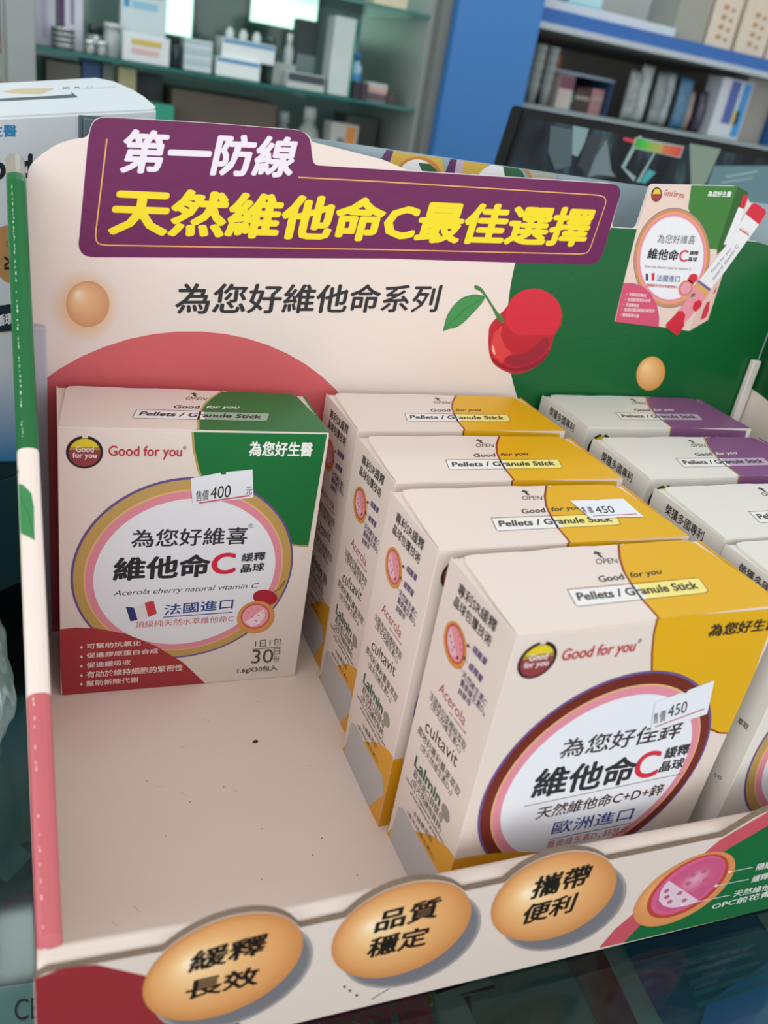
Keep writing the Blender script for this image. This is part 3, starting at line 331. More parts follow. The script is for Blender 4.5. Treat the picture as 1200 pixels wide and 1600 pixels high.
('P','b8403a',4,[(224.21,34.88),(225.51,33.22),(226.57,31.37),(227.35,29.39),(227.85,27.28),(228.04,25.11),(227.92,22.89),(227.49,20.68),(226.76,18.51),(225.74,16.42),(224.44,14.45),(222.89,12.65),(221.12,11.03),(219.15,9.64),(217.04,8.5),(214.81,7.63),(212.5,7.04),(210.17,6.75),(207.85,6.75),(205.59,7.05),(203.42,7.64),(201.39,8.5),(199.52,9.62),(197.86,10.97),(196.42,12.53),(195.22,14.27),(194.3,16.15),(193.65,18.15),(193.28,20.23),(193.21,22.35),(193.42,24.49),(193.91,26.59),(194.68,28.65),(195.7,30.61),(196.96,32.45),(198.44,34.14),(200.12,35.66),(201.97,36.98),(203.95,38.07),(206.05,38.94),(208.23,39.55),(210.44,39.89),(212.67,39.97),(214.87,39.77),(217.0,39.31),(219.04,38.57),(220.94,37.58),(222.67,36.34)],0),
('P','cf5c86',5,[(222.53,34.9),(223.7,33.44),(224.64,31.8),(225.34,30.03),(225.78,28.14),(225.96,26.17),(225.86,24.16),(225.5,22.13),(224.86,20.14),(223.97,18.21),(222.83,16.37),(221.48,14.67),(219.92,13.14),(218.2,11.8),(216.33,10.68),(214.37,9.8),(212.33,9.17),(210.27,8.81),(208.22,8.71),(206.21,8.89),(204.28,9.33),(202.47,10.03),(200.81,10.96),(199.32,12.12),(198.02,13.48),(196.95,15.01),(196.1,16.69),(195.51,18.48),(195.17,20.36),(195.08,22.29),(195.25,24.25),(195.68,26.19),(196.34,28.09),(197.24,29.92),(198.35,31.65),(199.66,33.26),(201.15,34.71),(202.78,35.98),(204.55,37.06),(206.41,37.92),(208.34,38.56),(210.31,38.96),(212.28,39.11),(214.24,39.01),(216.13,38.66),(217.94,38.07),(219.63,37.24),(221.17,36.17)],0),
('G',6,(213.25,28.0),[(222.48,34.26),(223.62,32.75),(224.45,31.03),(224.95,29.14),(225.11,27.11),(224.93,25.0),(224.4,22.86),(223.53,20.75),(222.35,18.72),(220.89,16.83),(219.17,15.13),(217.26,13.65),(215.19,12.45),(213.02,11.55),(210.81,10.97),(208.62,10.73),(206.5,10.82),(204.51,11.26),(202.69,12.01),(201.1,13.07),(199.76,14.39),(198.71,15.96),(197.97,17.71),(197.56,19.62),(197.48,21.63),(197.74,23.69),(198.31,25.76),(199.19,27.79),(200.36,29.72),(201.79,31.53),(203.44,33.15),(205.27,34.57),(207.25,35.73),(209.32,36.63),(211.45,37.23),(213.57,37.52),(215.64,37.49),(217.62,37.14),(219.45,36.47),(221.08,35.5)],[(0,'d8a0b8'),(0.5,'c85a80'),(1,'c25080')]),
('P','d8c0d0',7,[(199.35,29.58),(219.52,13.38),(214.4,11.65),(207.41,12.49),(202.28,14.99),(198.63,19.19),(197.53,23.69),(198.04,27.72)],0),
('P','b0607c',8,[(201.44,24.3),(201.67,23.73),(201.57,23.17),(201.16,22.77),(200.54,22.64),(199.89,22.81),(199.38,23.24),(199.15,23.8),(199.26,24.36),(199.67,24.76),(200.28,24.89),(200.93,24.72)],0),
('P','b0607c',8,[(203.04,20.58),(203.28,20.0),(203.18,19.44),(202.76,19.03),(202.14,18.9),(201.49,19.08),(200.97,19.51),(200.74,20.08),(200.84,20.65),(201.26,21.05),(201.88,21.18),(202.53,21.01)],0),
('P','b0607c',8,[(205.63,17.26),(205.87,16.67),(205.77,16.1),(205.35,15.69),(204.72,15.56),(204.06,15.74),(203.54,16.18),(203.3,16.77),(203.4,17.33),(203.82,17.74),(204.44,17.87),(205.11,17.7)],0),
('P','b0607c',8,[(208.74,21.19),(208.99,20.61),(208.89,20.04),(208.47,19.63),(207.84,19.5),(207.18,19.68),(206.66,20.11),(206.41,20.69),(206.51,21.25),(206.93,21.66),(207.56,21.79),(208.22,21.62)],0),
('P','b0607c',8,[(212.98,16.13),(213.23,15.54),(213.13,14.96),(212.71,14.55),(212.07,14.42),(211.39,14.6),(210.86,15.05),(210.61,15.64),(210.71,16.21),(211.13,16.62),(211.77,16.75),(212.44,16.57)],0),
('P','b0607c',8,[(210.86,25.91),(211.11,25.34),(211.01,24.78),(210.59,24.38),(209.97,24.24),(209.3,24.41),(208.78,24.84),(208.54,25.41),(208.64,25.97),(209.05,26.37),(209.67,26.51),(210.34,26.34)],0),
('P','b0607c',8,[(211.29,30.33),(211.53,29.76),(211.43,29.21),(211.02,28.81),(210.4,28.67),(209.74,28.83),(209.21,29.25),(208.97,29.81),(209.07,30.37),(209.48,30.77),(210.1,30.9),(210.76,30.74)],0),
('P','b0607c',8,[(215.94,31.39),(216.19,30.82),(216.09,30.27),(215.68,29.86),(215.05,29.73),(214.38,29.89),(213.85,30.31),(213.6,30.87),(213.7,31.43),(214.12,31.83),(214.74,31.97),(215.4,31.81)],0),
('P','b0607c',8,[(218.92,25.83),(219.18,25.25),(219.08,24.69),(218.66,24.28),(218.03,24.14),(217.35,24.31),(216.81,24.74),(216.55,25.32),(216.65,25.88),(217.07,26.29),(217.7,26.43),(218.38,26.26)],0),
('P','b0607c',8,[(207.03,31.04),(207.27,30.48),(207.17,29.93),(206.75,29.53),(206.14,29.4),(205.49,29.56),(204.97,29.98),(204.73,30.53),(204.84,31.08),(205.25,31.48),(205.86,31.62),(206.51,31.46)],0),
('P','b0607c',8,[(219.94,20.74),(220.2,20.16),(220.1,19.58),(219.68,19.17),(219.04,19.04),(218.35,19.21),(217.81,19.65),(217.55,20.24),(217.65,20.81),(218.07,21.22),(218.71,21.36),(219.39,21.18)],0),
('L','d5dcd6',9,0.35,[(228.92,27.03),(240.37,26.78)],0),
('P','e4e6e4',9,[(229.77,27.14),(229.9,26.76),(229.76,26.45),(229.4,26.3),(228.92,26.35),(228.43,26.58),(228.08,26.93),(227.95,27.31),(228.08,27.61),(228.44,27.76),(228.92,27.71),(229.41,27.49)],0),
('L','d5dcd6',9,0.35,[(225.22,20.2),(241.55,19.71)],0),
('P','e4e6e4',9,[(226.07,20.3),(226.19,19.91),(226.06,19.6),(225.7,19.45),(225.21,19.5),(224.73,19.74),(224.37,20.1),(224.25,20.48),(224.38,20.79),(224.74,20.94),(225.23,20.89),(225.71,20.65)],0),
('L','d5dcd6',9,0.35,[(212.02,13.03),(235.4,12.2)],0),
('P','e4e6e4',9,[(212.86,13.12),(212.97,12.73),(212.84,12.42),(212.48,12.28),(212.0,12.33),(211.53,12.57),(211.19,12.93),(211.08,13.32),(211.21,13.63),(211.57,13.78),(212.04,13.72),(212.52,13.48)],0),
('T','隔離層',(242.79,24.03),(255.31,24.01),(242.11,28.28),'d5dcd6',9,0.02),
('T','緩釋層',(243.67,17.04),(256.29,17.16),(243.05,21.22),'d5dcd6',9,0.02),
('T','天然維他命C',(237.52,10.29),(265.18,9.25),(237.01,14.36),'d5dcd6',9,0.02),
('T','OPC前花青素',(228.75,5.44),(265.18,5.03),(228.26,9.31),'d5dcd6',9,0.02),
('P','26405c',4,[(77.28,10.22),(77.19,9.78),(76.84,9.71),(76.43,10.05),(76.2,10.6),(76.28,11.04),(76.63,11.11),(77.05,10.77)],0),
('P','26405c',4,[(79.53,7.43),(79.45,6.99),(79.09,6.92),(78.68,7.26),(78.44,7.82),(78.53,8.26),(78.88,8.33),(79.3,7.99)],0),
('P','26405c',4,[(82.45,3.93),(82.37,3.48),(82.01,3.41),(81.58,3.76),(81.34,4.32),(81.43,4.77),(81.78,4.84),(82.21,4.49)],0),
('L','26405c',4,0.4,[(87.72,-0.25),(90.77,2.09)],0),
('L','26405c',4,0.4,[(91.14,2.19),(93.58,3.61)],0),
],
'wall_top': [
('P','2f7d45',1,[(-15.35,-57.27),(-13.39,-57.69),(-11.01,-59.95),(-10.45,-63.53),(-10.65,-72.15),(-12.79,-71.01),(-14.88,-70.13),(-15.33,-66.64),(-15.72,-62.85)],0),
('L','1f4a2a',2,0.15,[(-15.38,-57.93),(-13.89,-61.8),(-11.92,-65.67),(-10.74,-71.62)],0),
('P','3a4a3a',1,[(-15.2,-53.77),(-14.56,-53.38),(-14.48,-54.34),(-15.14,-55.27)],0),
('P','16703a',1,[(-11.6,56.31),(-5.12,57.22),(-9.45,-31.44),(-10.48,-49.47),(-13.65,-49.68),(-14.8,-50.23),(-15.22,-51.24)],0),
('P','c66068',1,[(-15.57,-107.66),(-13.51,-109.5),(-11.34,-111.93),(-10.57,-115.03),(-9.93,-122.56),(-9.9,-141.24),(-10.94,-163.1),(-16.48,-162.18),(-16.16,-135.07)],0),
],
'wbox': [
('T','生醫',(-5.82,222.61),(7.9,223.29),(-5.54,227.64),'2f86b8',2,0.03),
('T','Good',(-15.71,205.08),(15.31,206.41),(-15.04,215.48),'1c1f24',2,0.05),
('T','膠',(1.56,196.25),(7.52,196.43),(1.94,201.15),'1c1f24',2,0),
('P','b98a56',1,[(-7.17,183.33),(-2.19,185.82),(1.12,186.48),(5.24,185.45),(6.68,179.02),(6.13,164.6),(2.93,160.35),(-0.85,161.61),(-6.4,167.2)],0),
('T','IV',(3.2,166.69),(3.45,172.81),(-1.02,167.07),'2a2018',3,0.04),
('T','O',(3.21,177.11),(3.32,179.58),(0.54,177.29),'3a2a1c',3,0),
('P','1c2c40',1,[(-24.95,150.98),(3.94,150.93),(9.68,150.92),(9.25,138.4),(2.48,137.59),(-25.74,139.81)],0),
('T','循環',(-6.57,141.24),(2.86,141.35),(-6.29,146.78),'e0e4e8',3,0.04),
('P','c0a878',2,[(-25.74,139.81),(9.23,137.69),(9.21,137.08),(-25.79,139.05)],0),
('V',1,[(-26.55,128.36),(8.69,121.88),(6.86,68.76),(-29.98,79.75)],['d5dade','d5dade','2f7fb4','2f7fb4']),
],
'wbox_top': [
('T','Good for you',(50.23,73.4),(99.44,78.41),(57.89,83.51),'1c1f24',2,0.02),
('P','2b3a4c',1,[(22.09,33.69),(75.53,38.43),(85.92,55.97),(79.58,47.76),(67.38,45.18),(27.39,40.64)],0),
('P','c9b48c',1,[(47.35,59.92),(62.78,67.09),(84.75,66.99),(78.87,61.46),(61.65,49.86),(48.21,54.22)],0),
('P','5a3a2c',1,[(72.05,84.49),(82.08,88.32),(87.96,86.75),(78.7,79.76),(68.54,78.59)],0),
('T','售價790',(86.34,63.19),(112.08,67.23),(94.72,73.66),'3a3a3a',2,0),
('L','8a5a5a',2,0.4,[(96.65,62.25),(127.68,67.29)],0),
],
'acr': [
('P','c9a848',2,[(152.17,241.02),(180.8,240.99),(184.6,233.66),(151.62,230.91)],0),
('P','5a3a6a',3,[(148.57,235.09),(151.54,241.34),(155.07,241.08),(153.62,234.18),(149.16,231.64)],0),
('P','dfe2e4',3,[(179.66,231.85),(179.81,230.74),(179.77,229.63),(179.56,228.54),(179.17,227.49),(178.61,226.49),(177.9,225.56),(177.04,224.71),(176.05,223.98),(174.95,223.36),(173.75,222.86),(172.48,222.51),(171.17,222.29),(169.82,222.23),(168.48,222.3),(167.16,222.53),(165.88,222.89),(164.67,223.38),(163.54,224.0),(162.52,224.73),(161.63,225.56),(160.87,226.47),(160.26,227.46),(159.81,228.49),(159.53,229.56),(159.42,230.65),(159.47,231.73),(159.7,232.8),(160.09,233.82),(160.65,234.8),(161.35,235.7),(162.18,236.52),(163.15,237.24),(164.22,237.84),(165.38,238.33),(166.61,238.69),(167.89,238.92),(169.21,239.01),(170.53,238.95),(171.84,238.76),(173.11,238.43),(174.33,237.96),(175.46,237.37),(176.5,236.66),(177.43,235.85),(178.22,234.95),(178.86,233.97),(179.35,232.93)],0),
('P','c08040',2.5,[(182.68,232.19),(182.84,230.91),(182.79,229.62),(182.51,228.34),(182.02,227.11),(181.31,225.94),(180.42,224.85),(179.34,223.87),(178.1,223.0),(176.73,222.27),(175.24,221.69),(173.66,221.27),(172.03,221.01),(170.37,220.92),(168.71,221.0),(167.08,221.25),(165.5,221.66),(164.02,222.23),(162.64,222.94),(161.39,223.78),(160.3,224.74),(159.38,225.8),(158.65,226.93),(158.12,228.13),(157.78,229.37),(157.66,230.62),(157.75,231.88),(158.05,233.11),(158.55,234.3),(159.24,235.43),(160.12,236.49),(161.16,237.44),(162.35,238.28),(163.68,239.0),(165.12,239.57),(166.64,240.0),(168.22,240.28),(169.85,240.39),(171.48,240.34),(173.09,240.13),(174.66,239.76),(176.15,239.23),(177.55,238.56),(178.83,237.75),(179.96,236.82),(180.93,235.78),(181.71,234.64),(182.3,233.44)],0),
('P','2c6040',4,[(168.77,237.5),(174.78,237.7),(178.87,235.6),(180.61,233.21),(172.83,232.32)],0),
('P','5a2a5e',3,[(183.87,233.58),(185.62,241.47),(189.07,241.57),(189.21,233.66)],0),
('P','b8a8b8',3,[(189.07,241.57),(193.05,241.64),(193.51,234.15),(189.21,233.66)],0),
('P','c9a848',3,[(193.05,241.64),(205.62,242.1),(211.24,235.1),(193.51,234.15)],0),
('P','dfe2e4',4,[(230.27,233.43),(230.53,231.99),(230.55,230.55),(230.31,229.13),(229.83,227.75),(229.1,226.44),(228.14,225.23),(226.97,224.13),(225.61,223.16),(224.08,222.34),(222.42,221.7),(220.65,221.23),(218.8,220.94),(216.9,220.85),(215.0,220.94),(213.13,221.23),(211.31,221.69),(209.57,222.33),(207.96,223.13),(206.49,224.08),(205.19,225.15),(204.08,226.33),(203.18,227.6),(202.5,228.94),(202.05,230.32),(201.84,231.73),(201.86,233.13),(202.13,234.5),(202.63,235.83),(203.35,237.09),(204.28,238.26),(205.41,239.32),(206.72,240.26),(208.19,241.06),(209.79,241.7),(211.49,242.17),(213.28,242.48),(215.12,242.61),(216.98,242.55),(218.83,242.31),(220.64,241.9),(222.38,241.31),(224.01,240.55),(225.52,239.65),(226.87,238.61),(228.04,237.44),(229.01,236.18),(229.76,234.83)],0),
('P','2c6040',5,[(214.93,242.15),(222.57,242.09),(227.08,240.14),(230.58,236.2),(218.39,235.37)],0),
('L','c08040',5,1.2,[(227.25,241.99),(231.28,239.54),(233.87,236.57)],0),
('P','a8a89c',2,[(229.84,242.3),(246.66,242.96),(248.9,235.48),(233.92,234.93)],0),
],
'glass': [
('P','24608c',2,[(262.94,-124.9),(350.11,-128.15),(411.61,-131.06),(331.33,-203.06),(254.82,-180.82)],0),
('P','3a86cc',3,[(285.63,-162.85),(398.55,-142.78),(331.33,-203.06),(259.37,-182.14)],0),
('P','a8aca0',4,[(349.79,-129.72),(380.37,-131.76),(359.07,-178.18),(342.77,-170.15)],0),
('P','7ca29e',2,[(254.18,-105.32),(266.48,-105.52),(254.82,-180.82),(242.78,-177.31)],0),
('P','5a484a',2,[(231.34,-103.28),(254.18,-105.32),(242.78,-177.31),(224.94,-172.12)],0),
('P','64807a',2,[(182.19,-99.74),(231.34,-103.28),(224.94,-172.12),(163.13,-154.15)],0),
('P','8a9a94',3,[(155.97,-121.79),(186.06,-120.15),(187.54,-127.27),(169.52,-125.23),(168.74,-155.78),(147.83,-149.7)],0),
('P','84948e',2,[(71.72,-116.34),(159.31,-114.51),(149.21,-150.1),(63.15,-150.81)],0),
('T','限時特價',(80.3,-121.66),(151.67,-134.67),(83.04,-106.18),'c84a5e',4,0.05),
('T','限時',(116.05,-116.96),(155.14,-119.94),(119.65,-106.9),'c84a5e',4,0.05),
('P','c8b838',4,[(147.35,-120.68),(155.01,-120.23),(154.15,-125.75),(146.1,-125.39)],0),
('T','上市',(146.53,-124.41),(154.03,-124.93),(147.79,-120.8),'303020',5,0.02),
('P','9aa8a4',3,[(168.02,-124.81),(188.19,-124.45),(187.63,-126.46),(169.03,-126.22)],0),
('L','44809c',4,2.2,[(287.16,-141.52),(333.84,-142.84)],0),
('L','44809c',4,2.2,[(285.09,-147.05),(331.67,-147.97)],0),
('L','44809c',4,2.2,[(283.06,-152.44),(329.55,-152.99)],0),
('L','44809c',4,2.2,[(281.08,-157.71),(327.47,-157.91)],0),
('L','44809c',4,2.2,[(279.15,-162.86),(325.43,-162.72)],0),
],
'glassL': [
('P','c8dede',3,[(-44.28,-64.71),(1.83,-69.79),(-0.58,-103.88),(-43.33,-96.7)],0),
('T','CE',(-23.96,-83.7),(-14.06,-85.37),(-23.56,-74.01),'1c1c1c',5,0),
('P','6a7c78',2,[(-62.47,266.4),(-2.08,259.11),(-4.87,12.32),(-52.22,11.25)],0),
('P','34484a',2,[(-52.22,11.25),(-4.87,12.32),(-3.42,-68.35),(-49.23,-63.34)],0),
('P','5a2c30',3,[(-27.77,-19.66),(-12.12,-18.03),(-12.39,-25.4),(-27.81,-26.87)],0),
('P','68807f',3,[(-34.93,7.07),(-23.07,16.61),(-14.38,2.1),(-26.3,-10.69),(-31.98,-5.45)],0),
],
'o': [
],
}
ELL = ([52.86, 63.97], [48.61, 46.99], -2.7557)
ELLIN = ([53.33, 62.88], [39.98, 37.83], -2.8748)
PANEL_OUT = [(377.4, 222.78), (367.65, 224.03), (359.61, 224.01), (363.22, 233.26), (365.64, 239.93), (363.96, 241.44), (356.08, 243.3), (352.71, 242.62), (349.04, 246.51), (340.0, 250.41), (284.9, 245.26), (283.73, 223.12), (267.64, 222.57), (267.65, 239.7), (265.1, 242.46), (260.65, 242.88), (151.67, 236.23), (138.63, 239.25), (126.31, 240.39), (114.34, 241.49), (104.72, 242.32), (103.94, 243.98), (101.77, 245.45), (98.03, 246.21), (59.38, 243.76), (20.87, 240.66), (17.82, 239.56), (15.97, 236.81), (15.05, 232.34), (9.67, 231.19), (3.88, 228.62), (-1.92, 224.22), (-5.88, 220.05), (-6.85, 217.62)]
RC = [63.47, 56.26, 101.58]
GC = [342.89, 198.31, 126.41]
POSE = {'G': [-0.0, -0.0, -0.04614], 'D': [0.11944, -0.1545, 0.0113], 'C': [0.11644, -0.10483, -0.00464], 'B': [0.12125, -0.05378, -0.00812], 'A': [0.12396, -0.0024, -0.00026], 'E': [0.25042, 0.00194, -0.00219], 'F': [0.24512, -0.05574, 0.00313], 'g': [0.24162, -0.10922, 0.00124], 'H': [0.23898, -0.15732, 0.0]}
BOX = [110.0, 45.6, 132.59]
CAM = [1334.50318, -0.01568, -0.3255, 0.2725, 1.09708, -0.16097, -0.3766]
SCREEN = [('V', 1, [(534.36, 257.66), (547.95, 256.83), (546.83, 249.13), (533.19, 250.02)], ['10a030', '40c030', '40c030', '10a030']),
('V', 1, [(547.95, 256.83), (567.08, 256.26), (566.68, 248.16), (546.83, 249.13)], ['70b040', 'b0a050', 'b0a050', '70b040']),
('V', 1, [(567.08, 256.26), (590.39, 256.56), (589.18, 247.85), (566.68, 248.16)], ['c07040', 'd03030', 'd03030', 'c07040']),
('P', '9aa8a0', 0, [(532.25, 258.38), (591.59, 257.73), (590.99, 246.84), (531.51, 248.82)], 0),
('P', 'c03040', 1, [(519.24, 256.7), (532.18, 256.4), (531.65, 252.79), (519.18, 253.96)], 0),
('P', '8aa6a6', 0, [(525.43, 231.1), (532.16, 252.85), (536.05, 260.24), (540.19, 259.79), (537.21, 253.49), (529.59, 230.58), (545.26, 224.24), (544.11, 220.0)], 0),
('P', '8aa6a6', 0, [(558.0, 248.1), (560.1, 247.56), (550.98, 219.74), (547.37, 219.95)], 0),
('P', '36a0a4', 1, [(557.02, 232.77), (567.31, 230.88), (557.9, 219.47), (551.55, 220.42)], 0),
('P', '66787c', 0, [(500.99, 252.81), (515.06, 226.87), (522.15, 221.62), (501.32, 221.26), (490.77, 218.05), (493.76, 236.28)], 0),
('P', '7a9080', 0, [(596.94, 261.03), (636.94, 260.92), (631.58, 229.79), (628.62, 223.04), (613.89, 223.56)], 0),
('P', '5a8088', 0, [(635.19, 245.05), (718.38, 254.86), (746.23, 231.4), (761.96, 200.76), (641.48, 189.29), (633.85, 227.91)], 0),
('L', '90b0b4', 1, 1.5, [(653.68, 236.57), (691.52, 246.29)], 0),
('L', '90b0b4', 1, 1.2, [(650.3, 230.81), (688.64, 239.45)], 0),
('P', '40585c', 0, [(438.05, 256.01), (462.49, 255.48), (469.37, 225.5), (453.7, 219.74), (442.16, 233.86)], 0),
('P', '7c9a9c', 0, [(461.36, 259.1), (478.85, 258.58), (477.92, 246.01), (474.26, 233.91), (467.64, 235.05)], 0),
('P', '1a2830', 0, [(480.34, 254.0), (497.29, 256.2), (492.51, 240.05), (488.91, 219.84), (476.65, 226.35)], 0)]
# ---------------------------------------------------------------- helpers
BW, BD, BH = [v / 1000 for v in BOX]


def lin(h):
    out = []
    for i in (0, 2, 4):
        c = int(h[i:i + 2], 16) / 255
        out.append(c / 12.92 if c <= 0.04045 else ((c + 0.055) / 1.055) ** 2.4)
    return (*out, 1.0)


MATS = {}


def mat(name, col, rough=0.5, metal=0.0, noise=0.0, nscale=40, emit=0, bump=0.0, bscale=300, spec=0.5, coat=0.0):
    if name in MATS:
        return MATS[name]
    m = bpy.data.materials.new(name)
    m.use_nodes = True
    nt = m.node_tree
    b = nt.nodes['Principled BSDF']
    c = lin(col)
    b.inputs['Base Color'].default_value = c
    b.inputs['Roughness'].default_value = rough
    b.inputs['Metallic'].default_value = metal
    b.inputs['Specular IOR Level'].default_value = spec
    b.inputs['Coat Weight'].default_value = coat
    tc = nt.nodes.new('ShaderNodeTexCoord')
    if noise:
        n = nt.nodes.new('ShaderNodeTexNoise')
        n.inputs['Scale'].default_value = nscale
        n.inputs['Detail'].default_value = 4
        nt.links.new(tc.outputs['Object'], n.inputs['Vector'])
        r = nt.nodes.new('ShaderNodeMix')
        r.data_type = 'RGBA'
        r.inputs[6].default_value = tuple(x * (1 - noise) for x in c[:3]) + (1,)
        r.inputs[7].default_value = tuple(min(1, x * (1 + noise)) for x in c[:3]) + (1,)
        nt.links.new(n.outputs['Fac'], r.inputs[0])
        nt.links.new(r.outputs[2], b.inputs['Base Color'])
    if bump:
        n = nt.nodes.new('ShaderNodeTexNoise')
        n.inputs['Scale'].default_value = bscale
        n.inputs['Detail'].default_value = 2
        nt.links.new(tc.outputs['Object'], n.inputs['Vector'])
        bp = nt.nodes.new('ShaderNodeBump')
        bp.inputs['Strength'].default_value = bump
        bp.inputs['Distance'].default_value = 0.001
        nt.links.new(n.outputs['Fac'], bp.inputs['Height'])
        nt.links.new(bp.outputs['Normal'], b.inputs['Normal'])
    if emit:
        b.inputs['Emission Color'].default_value = c
        b.inputs['Emission Strength'].default_value = emit
    MATS[name] = m
    return m


def attr_mat(name, rough, metal=0.0, bump=0.0, bscale=300, spec=0.5):
    m = mat(name, 'ffffff', rough, metal, bump=bump, bscale=bscale, spec=spec)
    nt = m.node_tree
    a = nt.nodes.new('ShaderNodeAttribute')
    a.attribute_name = 'Col'
    nt.links.new(a.outputs['Color'], nt.nodes['Principled BSDF'].inputs['Base Color'])
    return m


def glass_mat(name, tint, rough=0.04, ior=1.45):
    m = bpy.data.materials.new(name)
    m.use_nodes = True
    nt = m.node_tree
    nt.nodes.remove(nt.nodes['Principled BSDF'])
    t = nt.nodes.new('ShaderNodeBsdfTransparent')
    t.inputs[0].default_value = lin(tint)
    g = nt.nodes.new('ShaderNodeBsdfGlossy')
    g.inputs['Roughness'].default_value = rough
    f = nt.nodes.new('ShaderNodeFresnel')
    f.inputs[0].default_value = ior
    x = nt.nodes.new('ShaderNodeMixShader')
    nt.links.new(f.outputs[0], x.inputs[0])
    nt.links.new(t.outputs[0], x.inputs[1])
    nt.links.new(g.outputs[0], x.inputs[2])
    nt.links.new(x.outputs[0], nt.nodes['Material Output'].inputs[0])
    return m


PRINT = attr_mat('printed_ink', 0.38, spec=0.32)
FOIL = attr_mat('printed_foil', 0.42, 0.3)
GLOSSY = attr_mat('laminated_print', 0.26, bump=0.1, bscale=260, spec=0.26)
CREAM = mat('cream_card', 'dccfc6', 0.42, noise=0.02, nscale=20)
WHITECARD = mat('white_card', 'd8d6ce', 0.42, noise=0.02, nscale=20)
BOARDCREAM = mat('cream_display_board', 'ddd0c8', 0.26, noise=0.02, nscale=15, bump=0.1, bscale=240)
FLOORCREAM = mat('cream_tray_board', 'e2d1c5', 0.36, noise=0.05, nscale=12, bump=0.1, bscale=120)
KRAFT = mat('raw_corrugated_edge', '786858', 0.9, noise=0.25, nscale=700, bump=0.6, bscale=1500)
GREYBOARD = mat('grey_board', 'b4b6c0', 0.6, noise=0.05)


def obj(name, verts, faces, mats, parent=None, cols=None, mi=None, smooth=False, vcols=None):
    me = bpy.data.meshes.new(name)
    me.from_pydata([tuple(v) for v in verts], [], faces)
    for m in (mats if isinstance(mats, (list, tuple)) else [mats]):
        me.materials.append(m)
    if cols or vcols:
        a = me.color_attributes.new('Col', 'FLOAT_COLOR', 'CORNER')
        flat = []
        for p in me.polygons:
            for li in p.loop_indices:
                flat.extend(vcols[me.loops[li].vertex_index] if vcols else cols[p.index])
        a.data.foreach_set('color', flat)
    if mi:
        me.polygons.foreach_set('material_index', mi)
    if smooth:
        me.polygons.foreach_set('use_smooth', [True] * len(me.polygons))
    me.update()
    o = bpy.data.objects.new(name, me)
    COL.objects.link(o)
    if parent:
        o.parent = parent
    return o


def obj_bm(name, bm, mats, parent=None, smooth=False):
    me = bpy.data.meshes.new(name)
    bmesh.ops.recalc_face_normals(bm, faces=bm.faces)
    bm.to_mesh(me)
    bm.free()
    for m in (mats if isinstance(mats, (list, tuple)) else [mats]):
        me.materials.append(m)
    if smooth:
        me.polygons.foreach_set('use_smooth', [True] * len(me.polygons))
    o = bpy.data.objects.new(name, me)
    COL.objects.link(o)
    if parent:
        o.parent = parent
    return o


def add_box(bm, x0, x1, y0, y1, z0, z1, bev=0.0, seg=2):
    r = bmesh.ops.create_cube(bm, size=1)
    vs = r['verts']
    for v in vs:
        v.co = Vector((x0 if v.co.x < 0 else x1, y0 if v.co.y < 0 else y1, z0 if v.co.z < 0 else z1))
    if bev:
        es = list({e for v in vs for e in v.link_edges})
        bmesh.ops.bevel(bm, geom=es, offset=bev, segments=seg, affect='EDGES', profile=0.5)
    return vs


def box(name, x0, x1, y0, y1, z0, z1, m, parent=None, bev=0.0, seg=2):
    bm = bmesh.new()
    add_box(bm, x0, x1, y0, y1, z0, z1, bev, seg)
    return obj_bm(name, bm, m, parent)


def extrude_poly(bm, pts, f, d):
    """pts 2D outline, f maps (a, b) to a 3D point, d = thickness vector"""
    a = [bm.verts.new(f(*p)) for p in pts]
    b = [bm.verts.new(Vector(f(*p)) + Vector(d)) for p in pts]
    n = len(pts)
    tri = tessellate_polygon([[Vector((p[0], p[1], 0)) for p in pts]])
    fr = []
    for t in tri:
        fr.append(bm.faces.new([a[i] for i in t]))
        bm.faces.new([b[i] for i in reversed(t)])
    side = [bm.faces.new([a[i], a[(i + 1) % n], b[(i + 1) % n], b[i]]) for i in range(n)]
    return fr, side


def lathe(bm, prof, x=0, y=0, z=0, n=20):
    rings = []
    for r, h in prof:
        rings.append([bm.verts.new((x + r * math.cos(2 * math.pi * k / n), y + r * math.sin(2 * math.pi * k / n), z + h)) for k in range(n)])
    for a, b in zip(rings, rings[1:]):
        for k in range(n):
            bm.faces.new([a[k], a[(k + 1) % n], b[(k + 1) % n], b[k]])
    bm.faces.new(list(reversed(rings[0])))
    bm.faces.new(rings[-1])


def thing(name, label, cat, loc=(0, 0, 0), rz=0, group=None):
    o = bpy.data.objects.new(name, None)
    o.empty_display_size = 0.02
    COL.objects.link(o)
    o.location = loc
    o.rotation_euler = (0, 0, rz)
    return tag(o, label, cat, group)


def tag(o, label, cat, group=None):
    o['label'] = label
    o['category'] = cat
    if group:
        o['group'] = group
    return o


def struct(o):
    o['kind'] = 'structure'
    return o


# ------------------------------------------------ lettering and printing
_TC = {}


